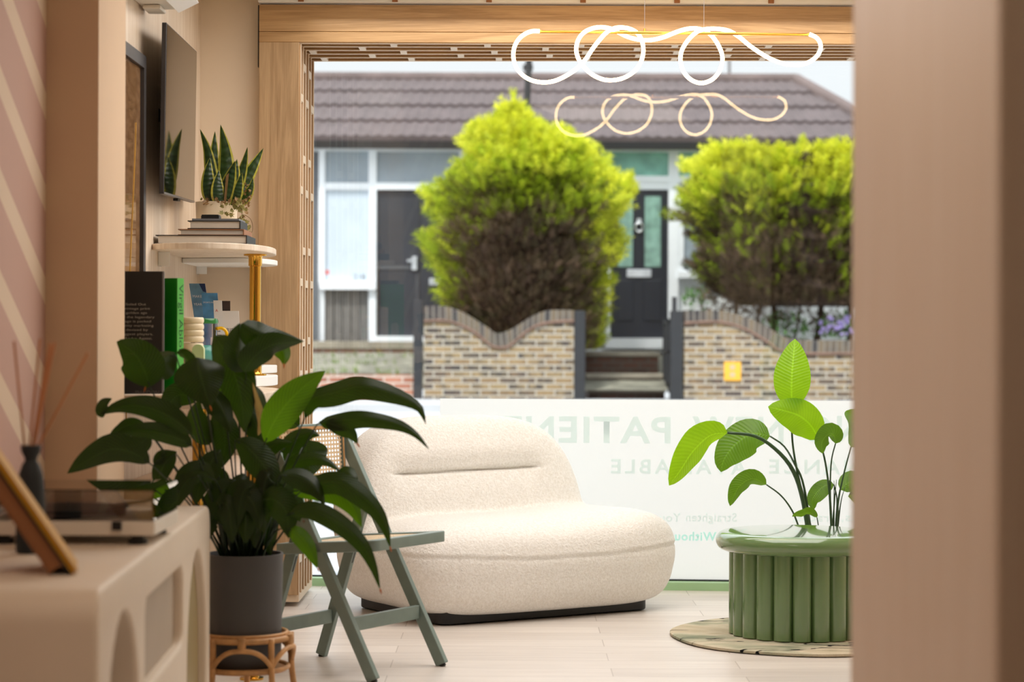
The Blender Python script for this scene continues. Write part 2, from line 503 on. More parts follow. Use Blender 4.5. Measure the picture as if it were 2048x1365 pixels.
def cane_mat():
    t = NT('woven_cane_webbing'); o = t.sep(t.co('UV'))
    s = 0.0175
    def holes(ox, oy):
        x = t.math('SUBTRACT', t.math('FRACT', t.math('ADD', t.math('DIVIDE', o[0], s), ox)), 0.5)
        y = t.math('SUBTRACT', t.math('FRACT', t.math('ADD', t.math('DIVIDE', o[1], 0.0145), oy)), 0.5)
        return t.math('SQRT', t.math('ADD', t.math('MULTIPLY', x, x), t.math('MULTIPLY', y, y)))
    h = t.math('LESS_THAN', holes(0, 0), 0.27)
    d = t.math('ADD', t.math('SINE', t.math('MULTIPLY', t.math('ADD', o[0], o[1]), 900.0)), t.math('SINE', t.math('MULTIPLY', t.math('SUBTRACT', o[0], o[1]), 900.0)))
    t.base(t.ramp(t.math('MULTIPLY_ADD', d, 0.25, 0.5), [(0.2, lin((214, 180, 138))), (0.8, lin((244, 224, 192)))]))
    t.set(Roughness=0.6)
    tr = t.node('ShaderNodeBsdfTransparent'); mx = t.node('ShaderNodeMixShader')
    t.lk(h, mx.inputs[0]); t.lk(t.p.outputs[0], mx.inputs[1]); t.lk(tr.outputs[0], mx.inputs[2]); t.lk(mx.outputs[0], t.out.inputs[0])
    return t.m

def rug_mat():
    t = NT('landscape_pattern_rug')
    n = t.noise(t.map(t.co(), (1.4, 2.6, 1)), 2.0, 3, 0.55, 0.8)
    c = t.ramp(n, [(0.30, lin((128, 134, 112))), (0.42, lin((176, 172, 148))), (0.50, lin((204, 192, 168))), (0.62, lin((190, 176, 150))), (0.70, lin((166, 164, 140)))])
    n2 = t.noise(t.map(t.co(), (1.0, 3.2, 1), loc=(0.7, 0.2, 0)), 2.0, 2, 0.5, 0.9)
    k = t.math('LESS_THAN', t.math('ABSOLUTE', t.math('SUBTRACT', n2, 0.55)), 0.016)
    t.base(t.mix(k, c, lin((24, 26, 28)))); t.set(Roughness=0.95, Specular_IOR_Level=0.1)
    t.bump(t.noise(t.co(), 160.0, 3), 0.6, 0.005)
    return t.m

def hedge_mat():
    t = NT('conifer_spray'); o = t.sep(t.co('UV'))          # uv.x carries greenness, uv.y random
    c = t.ramp(o[0], [(0.0, lin((84, 66, 56))), (0.28, lin((132, 106, 86))), (0.42, lin((112, 120, 36))), (0.62, lin((176, 200, 30))), (1.0, lin((240, 240, 70)))])
    c = t.mix(t.math('MULTIPLY', o[1], 0.35), c, lin((70, 84, 20)))
    t.base(c); t.set(Roughness=0.7)
    b = t.node('ShaderNodeBsdfTranslucent'); t.lk(c, b.inputs[0])
    mx = t.node('ShaderNodeMixShader'); mx.inputs[0].default_value = 0.3
    t.lk(t.p.outputs[0], mx.inputs[1]); t.lk(b.outputs[0], mx.inputs[2]); t.lk(mx.outputs[0], t.out.inputs[0])
    return t.m

def art_mat():
    t = NT('brown_abstract_print'); o = t.sep(t.co())
    n = t.noise(t.map(t.co(), (1, 3, 12)), 4.0, 3)
    t.base(t.ramp(n, [(0.3, lin((116, 84, 56))), (0.7, lin((150, 116, 84)))])); t.set(Roughness=0.05, Specular_IOR_Level=0.6)
    return t.m

M['stripe'] = stripe_mat(); M['floor'] = floor_mat(); M['boucle'] = boucle(); M['cane'] = cane_mat()
M['rug'] = rug_mat(); M['hedge'] = hedge_mat(); M['art'] = art_mat()
M['film'] = translucent('white_vinyl_film', (240, 237, 231), 0.70)
M['filmgrey'] = translucent('grey_green_vinyl', (236, 246, 242), 0.80)
M['filmaqua'] = translucent('aqua_vinyl', (206, 250, 240), 0.82)

# ================================================================== THE ROOM
XW, XS, XP = -1.345, -1.40, -1.243       # television wall, striped wall, pillar side
DP0, DP1, DF = 6.45, 6.90, 9.18          # pillar start/end, timber front
CEIL = 2.62
def sbox(name, lo, hi, mat, bevel=0.0):
    return struct(MB().box(lo, hi).build(name, mat, None, bevel=bevel))

sbox('floor', (-1.6, -2.7, -0.08), (3.2, 10.12, 0.0), M['floor'])
sbox('ceiling', (-1.6, -2.7, CEIL), (3.2, 10.12, CEIL + 0.08), M['ceil'])
sbox('wall_left', (XS - 0.12, -2.6, 0), (XS, DP0, CEIL), M['stripe'])
sbox('wall_left_pillar', (XS - 0.12, DP0, 0), (XP, DP1, CEIL), M['pillar'], 0.004)
sbox('wall_left_recess', (XW - 0.175, DP1, 0), (XW, 9.25, CEIL), M['veneer'])
sbox('wall_front_left', (XW - 0.175, 9.25, 0), (-1.088, 9.40, CEIL), M['cream'])
sbox('wall_front_right', (2.32, 9.25, 0), (3.08, 9.40, CEIL), M['cream'])
sbox('wall_front_top', (-1.088, 9.21, 2.585), (2.32, 9.44, CEIL), M['ceil'])
sbox('wall_right', (2.96, -2.6, 0), (3.08, 9.25, CEIL), M['cream'])
sbox('wall_back', (-1.52, -2.68, 0), (3.08, -2.6, CEIL), M['cream'])
# shopfront reveal around the glass
sbox('wall_reveal_left', (-1.30, 9.40, 0), (-0.972, 10.12, CEIL), M['white'])
sbox('wall_reveal_right', (2.32, 9.40, 0), (2.5, 10.12, CEIL), M['white'])
sbox('wall_reveal_top', (-0.972, 9.44, 2.478), (2.32, 10.12, CEIL), M['oak_dark'])
# partition on the right, close to the camera
sbox('wall_right_partition', (0.60, 2.66, 0), (0.98, 3.80, CEIL), M['veneer2'], 0.006)

# cream strip over the beam, light panels with brown joints above
t1 = struct(MB().box((-1.085, 9.10, 2.597), (2.32, 9.30, CEIL)).build('trim_1', M['cream'], None))
t2 = MB().box((-1.085, 9.14, 2.580), (2.32, 9.30, 2.597)).build('trim_2', M['white'], None); struct(t2)
for i in range(9):
    x = P(790 + 188 * (i - 2), 5, 9.14).x
    if x > -1.05: MB().box((x - 0.012, 9.132, 2.580), (x + 0.012, 9.14, 2.597)).build('panel_joint', M['brown'], t2)

# ---- timber surround: beam, post, two lattices (structure)
XL = P(625, 682, 9.80).x                 # left edge of the opening
sur = thing('timber_window_surround', 'oak effect window surround with long beam, post and slatted lattice reveals', 'window surround', (-1.0, DF, 0))
z0 = P(600, 84.5, DF).z; z1 = P(600, 9.0, DF).z; zm = P(600, 63.0, DF).z
MB().box((-1.085, DF, zm), (2.32, 9.205, z1)).build('beam', M['oak_x'], sur, bevel=0.002, seg=1)
MB().box((-1.085, DF - 0.001, z0), (2.32, 9.205, zm - 0.0015)).build('lower_beam_board', M['oak_x'], sur, bevel=0.002, seg=1)
MB().box((-1.085, DF, 0.05), (XL - 0.004, 9.40, z0)).build('post', M['oak_z'], sur, bevel=0.002, seg=1)
MB().box((-1.092, DF + 0.02, zm - 0.15), (-1.086, 9.24, z1)).build('painted_shadow_line', M['black'], sur)  # black strip standing in for the shadow line where the post stands proud
def yawd(d, x): return d - 0.042 * (x + 0.93) * (d - DF) / 0.62    # the reveal gets shallower to the right
ds = [9.19, 9.29, 9.41, 9.53, 9.65, 9.775]
for k, d in enumerate(ds):
    a0, a1 = yawd(d, XL), yawd(d, 2.3)
    mb = MB().prism([(XL - 0.01, a0), (2.3, a1), (2.3, a1 + 0.017), (XL - 0.01, a0 + 0.017)], z0 + 0.0005, z0 + 0.062, XYZ)
    sl = mb.build('slat', M['oak_dark'], sur)
    MB().prism([(XL - 0.01, a0 - 0.0006), (2.3, a1 - 0.0006), (2.3, a1 + 0.0176), (XL - 0.01, a0 + 0.0176)], z0 - 0.004, z0 + 0.0005, XYZ).build('edge_strip', M['oak_pale'], sl)
    if k < 5:
        for j in range(9):
            x = P((601, 725, 626, 745, 649)[k] + (187, 183, 181.5, 177, 174.5)[k] * j, 100, d + 0.07).x
            if XL < x < 2.2:
                MB().box((x - 0.014, yawd(d, x) + 0.016, z0 - 0.004), (x + 0.014, yawd(ds[k + 1], x) + 0.001, z0 + 0.05)).build('spacer_block', M['oak_pale'], sl)
# upright lattice on the left
zt = z0
for k, d in enumerate(ds):
    sl = MB().box((XL - 0.055, d, 0.05), (XL - 0.0005, d + 0.017, zt)).build('upright_slat', M['oak_darkz'], sur)
    MB().box((XL - 0.0005, d - 0.0006, 0.05), (XL + 0.004, d + 0.0176, zt)).build('edge_strip', M['oak_pale'], sl)
    if k < 5:
        for j in range(8):
            y = (197, 137, 209, 151, 220)[k] + (184, 183, 180, 177, 175)[k] * j
            z = P(606 + 5 * k, y, d + 0.07).z
            if 0.08 < z < zt - 0.02:
                MB().box((XL - 0.045, d + 0.016, z - 0.016), (XL + 0.004, ds[k + 1] + 0.001, z + 0.016)).build('spacer_block', M['oak_pale'], sl)
MB().box((XL - 0.06, DF + 0.01, 0.02), (XL + 0.002, 9.80, 0.05)).build('lattice_foot', M['oak_pale'], sur)
MB().box((XL - 0.062, 9.40, 0.05), (XL - 0.056, 9.80, zt)).build('lattice_backing', M['oak_darkz'], sur)

# ---- window: pane, vinyl film with reversed lettering, sage sill strip
def gmap(o, sx=1, off=0.0):
    # flat coords (x right seen from the room, y up) -> on the pane
    return lambda x, y, z: o + GX * (x * sx) + GZ * y + GN * (off + z)
gx0, gx1 = -1.0, 2.4
mid = Vector((0, 10.0, 0))
pane = MB()
def gp(x, z): return GC + GX * x + GZ * z
pane.add([gp(gx0, -0.0), gp(gx1, -0.0), gp(gx1, 2.60), gp(gx0, 2.60)], [(0, 1, 2, 3)])
win = struct(pane.build('window_1', M['pane'], None, open=True))
win['label'] = 'large clear shop window pane'
film = MB()
q0, q1 = G(880, 797.5, 0.006), G(880, 1163, 0.006)
def ong(p): d = p - GC; return d.dot(GX), d.dot(GZ)
(fx0, fzt), (_, fzb) = ong(q0), ong(q1)
film.add([GC + GN * 0.006 + GX * x + GZ * z for x, z in ((fx0, 0.035), (2.38, 0.035), (2.38, fzt), (fx0, fzt))], [(0, 1, 2, 3)])
fm = film.build('window_film', M['film'], None, open=True)
tag(fm, 'white translucent vinyl film on lower window with reversed pale lettering', 'window film')
lay = MB(); 
def gtext(name, body, px, py_base, cap_px, mat, space=1.0, bold=0.0, wpx=None):
    """text read from the street: mirrored here; px is where its FIRST letter (rightmost in view) starts"""
    o = G(px, py_base, 0.008)
    up = G(px, py_base - cap_px, 0.008)
    size = (up - o).length / 0.70
    mp = gmap(o, -1)
    ob = text(name, body, size, mp, mat, fm, space=space, bold=bold)
    if wpx:
        w = (G(px - wpx, py_base, 0.008) - o).length
        xs = [(v.co + ORG[ob] - o).dot(GX) for v in ob.data.vertices]
        cur = -min(xs); k = w / cur
        for v in ob.data.vertices:
            q = v.co + ORG[ob] - o; x = q.dot(GX); v.co += GX * (x * (k - 1))
    return ob
gtext('headline_lettering', 'NEW', 1571, 886, 51, M['filmgrey'], 1.12, 0.004, 186)
gtext('headline_lettering', 'PATIENTS', 1345, 886, 51, M['filmgrey'], 1.12, 0.004, 393)
gtext('headline_lettering', 'ACCEPTING', 2040, 886, 51, M['filmgrey'], 1.12, 0.004, 2040 - 1616)
gtext('subtitle_lettering', 'AVAILABLE', 1492, 949, 28, M['filmgrey'], 1.3, 0.002, 1492 - 1222)
gtext('subtitle_lettering', 'FINANCE', 1768, 949, 28, M['filmgrey'], 1.3, 0.002, 230)
gtext('small_lettering', 'Straighten', 1474, 1044, 17, M['filmgrey'], 1.1, 0.0006, 102)
gtext('small_lettering', 'Your', 1361, 1044, 17, M['filmgrey'], 1.1, 0.0006)
gtext('small_lettering', 'Braces,', 1676, 1044, 17, M['filmgrey'], 1.1, 0.0006, 90)
gtext('small_lettering', 'Implants,', 1800, 1044, 17, M['filmgrey'], 1.1, 0.0006, 117)
gtext('aqua_lettering', 'Without', 1432, 1082, 17, M['filmaqua'], 1.1, 0.0012)
mb = MB()
def stripb(off0, off1, z0_, z1_):
    ps = []
    for o_ in (off0, off1):
        for x in (-0.96, 2.36):
            for z in (z0_, z1_): ps.append(GC + GX * x + Vector((0, -1, 0)) * o_ + Vector((0, 0, z)))
    return ps
v = stripb(0.005, 0.10, 0.0, 0.036)
mb.add(v, [(0, 1, 3, 2), (4, 6, 7, 5), (0, 4, 5, 1), (2, 3, 7, 6), (1, 5, 7, 3), (0, 2, 6, 4)])
sill = struct(mb.build('trim_3', M['green_sill'], None))
mb = MB(); v = stripb(0.004, 0.03, 0.036, 0.042)
mb.add(v, [(0, 1, 3, 2), (4, 6, 7, 5), (0, 4, 5, 1), (2, 3, 7, 6), (1, 5, 7, 3), (0, 2, 6, 4)])
mb.build('sill_gasket', M['blackmetal'], sill)

# ================================================================== PENDANT LIGHT
DL = 8.487
def LP(cx, cy, o=0.0):                    # crop coordinates of the drawing -> point
    return P(1000 + cx / 2.926, 20 + cy / 2.926, DL + o)
lamp = thing('pendant_light', 'looping neon tube pendant light on brass rod, hung before the window', 'pendant light', P(1350, 66, DL))
path = [(230,124,0),(190,124,-.005),(150,138,-.012),(112,168,-.018),(85,215,-.022),(78,270,-.022),(90,325,-.02),(125,375,-.015),(180,410,-.01),(250,424,-.005),(320,415,0),(390,383,.008),(450,342,.015),
 (500,290,.02),(540,230,.01),(580,178,-.01),(625,130,-.028),(672,106,-.032),(720,103,-.022),(770,114,.0),(808,140,.022),(832,185,.03),(839,240,.03),(828,295,.028),(795,350,.022),(740,390,.015),(680,409,.005),(610,408,-.002),(540,378,-.01),(485,325,-.018),
 (455,275,-.024),(446,225,-.028),(458,175,-.03),(490,133,-.034),(540,108,-.036),(595,101,-.03),(650,110,-.012),(700,135,.018),(755,160,.03),(820,175,.028),(890,175,.012),(960,158,-.012),(1030,130,-.03),(1090,112,-.034),(1145,108,-.02),(1195,120,.008),(1240,152,.03),
 (1277,205,.034),(1299,260,.03),(1300,310,.026),(1280,365,.02),(1240,408,.01),(1182,428,0),(1125,413,-.01),(1080,370,-.018),(1057,310,-.024),(1060,250,-.028),(1085,198,-.03),(1125,150,-.034),(1170,120,-.034),(1225,110,-.028),(1290,112,-.012),(1345,125,.014),
 (1400,158,.028),(1460,208,.028),(1530,256,.022),(1600,294,.015),(1670,316,.008),(1740,321,.004),(1800,309,0),(1850,275,-.004),(1876,230,-.005),(1872,190,-.004),(1850,160,-.002),(1810,142,0)]
pts = [LP(*p) for p in path]
MB().tube(catmull(pts, 260), 0.0081, 12).build('neon_tube', M['lamp'], lamp, smooth=True)
MB().cyl(LP(228, 126), LP(1812, 144), 0.0062, n=16).build('brass_rod', M['brass_satin'], lamp, smooth=True)
for cx, cy in ((846, 132), (1193, 136)):
    a = LP(cx, cy); b = Vector((a.x, a.y, CEIL))
    MB().cyl(a, b, 0.0008, n=6).build('hanging_cable', M['greymetal'], lamp)
    MB().cyl(a + Vector((0, 0, 0.004)), a + Vector((0, 0, 0.016)), 0.004, n=10).build('cable_grip', M['brass'], lamp)

# ================================================================== SOFA
PHI = radians(32.0)
SA = Vector((cos(PHI), sin(PHI), 0)); SB = Vector((sin(PHI), -cos(PHI), 0))
FLc = Vector((-0.335, 8.42, 0))
SL_, SD_ = 1.31, 0.91
SO = FLc + SA * (SL_ / 2) - SB * (SD_ / 2)     # centre of the footprint
def sofa_pt(a, b, z): return SO + SA * a + SB * b + Vector((0, 0, z))
def ssign(c, e): return math.copysign(abs(c) ** e, c)
def superell(c, r, ep, ev, mod=None, n=96, m=48, evb=None):
    vs, fs = [], []
    for i in range(m + 1):
        t = -pi / 2 + pi * i / m
        for k in range(n):
            p = 2 * pi * k / n
            e_ = ev if (t > 0 or evb is None) else evb
            a = c[0] + r[0] * ssign(cos(t), e_) * ssign(cos(p), ep)
            b = c[1] + r[1] * ssign(cos(t), e_) * ssign(sin(p), ep)
            z = c[2] + r[2] * ssign(sin(t), e_)
            if mod: a, b, z = mod(a, b, z)
            vs.append((a, b, z))
    for i in range(m):
        for k in range(n):
            l = (k + 1) % n
            fs.append((i * n + k, i * n + l, (i + 1) * n + l, (i + 1) * n + k))
    return vs, fs
def sm(x, a, b):
    t = max(0, min(1, (x - a) / (b - a))); return t * t * (3 - 2 * t)
def mod_seat(a, b, z):
    k = sm(z, 0.2, 0.44)
    z += k * (0.028 * sm(a, -0.1, 0.5) + 0.012 * sm(b, -0.1, 0.42) - 0.012 * (1 - (a / 0.6) ** 2))
    w = 1 - 0.07 * sm(0.22 - z, 0.0, 0.2)            # undercut towards the plinth
    b2 = b + 0.03 * (1 - (a / 0.6) ** 2) * (1 if b > 0 else 0)
    return a * w, b2 * w, z
def mod_back(a, b, z):
    k = sm(z, 0.35, 0.84)
    a = a * (1 - 0.17 * k) - 0.025 * k
    b = b - 0.10 * (z - 0.42)
    z += 0.012 * (1 - (a / 0.5) ** 2) * k
    return a, b, z
bm0 = MB()
vs, fs = superell((0, 0, 0.222), (SL_ / 2, SD_ / 2, 0.196), 0.33, 0.55, mod_seat, evb=0.30); bm0.add(vs, fs)
vs, fs = superell((-0.068, -0.27, 0.45), (0.575, 0.185, 0.355), 0.36, 0.55, mod_back); bm0.add(vs, fs)
me = bpy.data.meshes.new('tmp'); me.from_pydata([tuple(p) for p in bm0.v], [], bm0.f)
to = bpy.data.objects.new('tmp', me); COL.objects.link(to)
md = to.modifiers.new('r', 'REMESH'); md.mode = 'VOXEL'; md.voxel_size = 0.0095
md = to.modifiers.new('s', 'SMOOTH'); md.factor = 0.6; md.iterations = 18
bpy.context.view_layer.update()
me2 = bpy.data.meshes.new_from_object(to.evaluated_get(bpy.context.evaluated_depsgraph_get()))
bpy.data.objects.remove(to)
nor = [v.normal.copy() for v in me2.vertices]
def seamz(a): return 0.262 + 0.02 * sm(abs(a), 0.15, 0.62)
for v, nn in zip(me2.vertices, nor):
    a, b, z = v.co
    off = 0.0
    # horizontal crease across the backrest
    if b > -0.30 and z > 0.45 and nn.y > 0.05:
        zc = 0.592 + 0.02 * a
        e = sm(0.41 - abs(a + 0.115), 0.0, 0.11)
        dz = z - zc
        off -= e * (0.026 * math.exp(-(dz / 0.0085) ** 2) + 0.020 * math.exp(-(dz / 0.055) ** 2))
        off += e * 0.008 * math.exp(-((dz - 0.075) / 0.05) ** 2)
    # seams round the seat
    dz = z - seamz(a)
    if nn.z < 0.75 and b > -0.25:
        off -= 0.0045 * math.exp(-(dz / 0.0075) ** 2) - 0.003 * math.exp(-((dz - 0.012) / 0.008) ** 2)
    if dz < 0 and b > 0.1 and a < 0:
        off -= 0.0035 * math.exp(-((a + 0.50) / 0.0075) ** 2)
    v.co = v.co + nn * off
for v in me2.vertices: v.co = sofa_pt(*v.co)
me2.name = 'upholstered_body'; me2.materials.clear()
sofa = thing('sofa', 'cream boucle two-seat sofa with rounded back on black plinth', 'sofa', SO)
finish('upholstered_body', me2, M['boucle'], sofa, smooth=True)
pl = rrect(-0.53, -0.36, 0.50, 0.36, 0.06)
MB().prism(pl, 0.004, 0.075, lambda a, b, c: sofa_pt(a, b, c)).build('plinth', M['plinth'], sofa, bevel=0.006)

# ================================================================== FOLDING CHAIR
CF = Vector((0.86, -0.51, 0)).normalized(); CR = Vector((0.51, 0.86, 0)).normalized()
C0 = FL(749, 1366); CW = 0.425
def chp(u, r, z): return C0 + CF * u + CR * r + Vector((0, 0, z))
chair = thing('folding_chair', 'sage grey folding chair with woven cane seat and back', 'chair', chp(-0.2, 0.2, 0))
ZT = 0.800
def ua(z): return -0.54 * z
def ub(z): return -0.50 + 0.33 * z
for r in (0.0, CW):
    lg = MB().bar(chp(ua(0.006), r, 0.006), chp(ua(ZT), r, ZT), 0.024, 0.042, CR).build('front_leg', M['chair'], chair, bevel=0.003)
    MB().cyl(chp(ua(0) + 0.002, r, 0.0), chp(ua(0.01), r, 0.008), 0.011, n=12).build('foot_glide', M['black'], lg)
    s = -1 if r == 0 else 1
    q = chp(ua(0.525), r, 0.525) + CR * s * 0.0125
    MB().cyl(q, q + CR * s * 0.0015, 0.0052, n=14).build('hinge_bolt', M['greymetal'], lg)
    if r > 0:
        for z in (0.50, 0.535):
            q = chp(ua(z), r, z) - CR * 0.0122
            MB().cyl(q, q - CR * 0.001, 0.003, n=10).build('screw_hole', M['black'], lg)
for r in (0.034, CW - 0.034):
    lg = MB().bar(chp(ub(0.006), r, 0.006), chp(ub(0.56), r, 0.56), 0.024, 0.040, CR).build('rear_leg', M['chair'], chair, bevel=0.003)
    MB().cyl(chp(ub(0.0), r, 0.0), chp(ub(0.01), r, 0.008), 0.011, n=12).build('foot_glide', M['black'], lg)
    s = 1 if r > 0.2 else -1
    MB().bar(chp(ub(0.02) + 0.0205, r, 0.03), chp(ub(0.40) + 0.0205, r, 0.40), 0.008, 0.002, CR).build('leg_groove', M['black'], lg)
zs = 0.185
MB().bar(chp(ua(zs), 0.012, zs), chp(ua(zs), CW - 0.012, zs), 0.018, 0.048, CF).build('front_stretcher', M['chair'], chair, bevel=0.003)
zs = 0.150
MB().bar(chp(ub(zs), 0.046, zs), chp(ub(zs), CW - 0.046, zs), 0.018, 0.048, CF).build('rear_stretcher', M['chair'], chair, bevel=0.003)
# seat: frame ring, cane panel
def seat_mp(x, y, z):                     # x along depth (front +), y along width
    u = -0.405 + x; return chp(u, y, 0.424 + x * 0.078 + z)
sw0, sw1, sdp = 0.016, CW - 0.016, 0.415
curve_plate([rrect(0, sw0 - 0.028, sdp, sw1 + 0.028, [0.03, 0.012, 0.012, 0.03]), rrect(0.04, sw0 + 0.016, sdp - 0.045, sw1 - 0.016, 0.01)], 0.019, 0.004,
            lambda x, y, z: seat_mp(x, y, z), 'seat_frame', M['chair'], chair)
mb = MB()
g = [(0.036, sw0 + 0.012), (sdp - 0.041, sw0 + 0.012), (sdp - 0.041, sw1 - 0.012), (0.036, sw1 - 0.012)]
mb.add([seat_mp(x, y, 0.014) for x, y in g], [(0, 1, 2, 3)], g)
mb.build('cane_seat', M['cane'], chair, open=True)
# backrest
ub0, zb0, zb1 = -0.415, 0.640, 0.845
def bk(r, z, off=0.0): return chp(ub0 + off - 0.06 * (z - zb0), r, z)
fr_ = [(0.012, zb0), (CW - 0.012, zb0), (CW - 0.012, zb1), (0.012, zb1)]
curve_plate([rrect(0.012, zb0, CW - 0.012, zb1, 0.012), rrect(0.028, zb0 + 0.016, CW - 0.028, zb1 - 0.016, 0.006)], 0.010, 0.003,
            lambda x, y, z: bk(x, y, z), 'backrest_frame', M['chair'], chair)
g = [(0.024, zb0 + 0.012), (CW - 0.024, zb0 + 0.012), (CW - 0.024, zb1 - 0.012), (0.024, zb1 - 0.012)]
MB().add([bk(x, z, 0.004) for x, z in g], [(0, 1, 2, 3)], g).build('cane_backrest', M['cane'], chair, open=True)
for a, b, c, d in ((0.022, zb0 + 0.008, CW - 0.022, zb0 + 0.018), (0.022, zb1 - 0.018, CW - 0.022, zb1 - 0.008)):
    MB().add([bk(x, z, 0.012) for x, z in ((a, b), (c, b), (c, d), (a, d))], [(0, 1, 2, 3)]).build('cane_edging', M['rattan'], chair, open=True)
for a, c in ((0.020, 0.030), (CW - 0.030, CW - 0.020)):
    MB().add([bk(x, z, 0.012) for x, z in ((a, zb0 + 0.008), (c, zb0 + 0.008), (c, zb1 - 0.008), (a, zb1 - 0.008))], [(0, 1, 2, 3)]).build('cane_edging', M['rattan'], chair, open=True)

# ================================================================== TABLE, RUG
TC = Vector((1.105, 8.27, 0))
rug = MB()
def wob(a, z): return 1 + 0.012 * sin(3 * a + 1) + 0.008 * sin(7 * a)
rug.lathe(TC + Vector((0.035, 0.02, 0.001)), [(0.0, 0), (0.515, 0), (0.527, 0.004), (0.527, 0.012), (0.518, 0.016), (0.0, 0.0165)], 96, fn=wob)
tag(rug.build('round_rug', M['rug'], None, smooth=True, auto=50), 'small round rug with beige, grey-green and black landscape pattern under green table', 'rug')
tb = thing('side_table', 'glossy sage green round table with fluted drum base', 'table', TC + Vector((0, 0, 0.0175)))
R = 0.318
prof = [(0.0, 0.338), (0.262, 0.338), (0.288, 0.340)]
for i in range(13):
    a = -pi / 2 + pi * i / 12
    prof.append((R - 0.036 + 0.036 * cos(a), 0.3765 + 0.0365 * sin(a)))
prof += [(R - 0.045, 0.4135), (0.0, 0.4135)]
MB().lathe(TC, prof, 96).build('tabletop', M['table'], tb, smooth=True)
NFL = 21
def flute(a, z):
    k = (a * NFL / (2 * pi)) % 1.0
    return 0.905 + 0.115 * sqrt(max(0, 1 - (2 * k - 1) ** 2))
MB().lathe(TC, [(0.0, 0.0175), (0.255, 0.0175), (0.262, 0.022), (0.262, 0.338), (0.0, 0.338)], NFL * 16, fn=flute).build('fluted_base', M['table'], tb, smooth=True, auto=38)

# ================================================================== LEAVES
def leaf_mesh(mb, pts, W, roll=0.0, fold=0.25, n=18, peak=0.75, tip=1.0, wave=0.0, side=None, pw=0.85, notch=None, twist=0.0, basew=0.0):
    c = catmull(pts, n)
    vs, uvs, fs = [], [], []
    cols = [-1, -0.66, -0.33, 0, 0.33, 0.66, 1]
    m = len(cols)
    ph = random.uniform(0, 6)
    for i, p in enumerate(c):
        u = i / n
        t = (c[min(i + 1, n)] - c[max(i - 1, 0)]).normalized()
        view = (p - Vector((0, 0, H))).normalized()
        perp = t.cross(view)
        if perp.length < 0.05: perp = t.cross(Vector((0, 0, 1)))
        perp.normalize()
        if side is not None:
            sd = Vector(side); sd = (sd - t * sd.dot(t)).normalized()
        else:
            back = perp.cross(t).normalized()
            r = radians(roll + twist * (u - 0.5))
            sd = perp * cos(r) + back * sin(r)
        nn = sd.cross(t).normalized()
        w = W * max(0.0, sin(pi * min(1, max(0, u)) ** peak)) ** pw
        w = max(w, basew * W * (1 - u) if u < 0.5 else 0)
        if i == n: w = 0.0
        for k in cols:
            lift = abs(k) * fold * w + wave * w * sin(u * 15 + ph + (1.5 if k > 0 else 0)) * abs(k) ** 2
            vs.append(p + sd * (k * w) + nn * lift)
            uvs.append((u, 0.5 + k / 2))
    for i in range(n):
        for k in range(m - 1):
            fs.append((i * m + k, i * m + k + 1, (i + 1) * m + k + 1, (i + 1) * m + k))
    mb.add(vs, fs, uvs)

# ================================================================== BIRD OF PARADISE
BP = Vector((P(1655, 1060, 9.05).x, 9.05, 0))
bop = thing('bird_of_paradise_plant', 'tall bright green bird of paradise plant behind the green table', 'plant', BP)
MB().lathe(BP, [(0.0, 0.0), (0.105, 0.0), (0.115, 0.01), (0.15, 0.27), (0.15, 0.28), (0.14, 0.28), (0.135, 0.25), (0.0, 0.25)], 40).build('pot', M['ceramic'], bop, smooth=True, auto=40)
MB().lathe(BP, [(0.0, 0.245), (0.134, 0.256), (0.0, 0.2565)], 30).build('soil', M['soil'], bop)
def B(px, py, dd=0.0): return P(px, py, 9.05 + dd)
def stalk(pts, r0, r1, parent=bop, mat='birdstem'):
    c = catmull(pts, 22); n = len(c)
    return MB().tube(c, [r0 + (r1 - r0) * i / (n - 1) for i in range(n)], 8).build('stalk', M[mat], parent, smooth=True)
px9 = 9.05 / F
def bleaf(pts, wpx, stk, r=(0.006, 0.004), mat='bird', **k):
    s_ = stalk(stk, *r)
    k['peak'] = max(k.get('peak', .75), .82); mb = MB(); leaf_mesh(mb, pts, wpx * px9 * 1.06, pw=0.66, **k)
    mb.build('leaf', M[mat], bop, smooth=True, open=True)
base = lambda x, d=0.0: Vector((P(x, 1060, 9.05).x, 9.05 + d, 0.25))
bleaf([B(1455, 866, -.05), B(1420, 872, -.08), B(1385, 905, -.12), B(1362, 940, -.14), B(1338, 972, -.15)], 34, [base(1625), B(1606, 1000), B(1585, 940), B(1552, 900), B(1510, 873, -.02), B(1455, 866, -.05)], (0.013, 0.0055), roll=38, fold=0.3, peak=0.62, wave=0.05)
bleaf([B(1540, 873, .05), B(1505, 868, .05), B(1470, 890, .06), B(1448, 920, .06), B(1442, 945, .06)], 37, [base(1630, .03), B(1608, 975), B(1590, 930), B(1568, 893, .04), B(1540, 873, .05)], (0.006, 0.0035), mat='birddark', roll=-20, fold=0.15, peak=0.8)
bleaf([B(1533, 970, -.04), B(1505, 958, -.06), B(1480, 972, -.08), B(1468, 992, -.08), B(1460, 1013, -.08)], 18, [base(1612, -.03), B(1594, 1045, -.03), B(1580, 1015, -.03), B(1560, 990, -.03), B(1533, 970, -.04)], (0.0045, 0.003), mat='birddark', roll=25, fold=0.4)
bleaf([B(1585, 818, -.02), B(1583, 785, -.03), B(1584, 745, -.02), B(1587, 712, .0), B(1590, 678, .03)], 35, [base(1635, .0), B(1605, 990), B(1590, 920), B(1584, 870), B(1585, 818, -.02)], (0.006, 0.0038), roll=4, fold=0.35, peak=0.82)
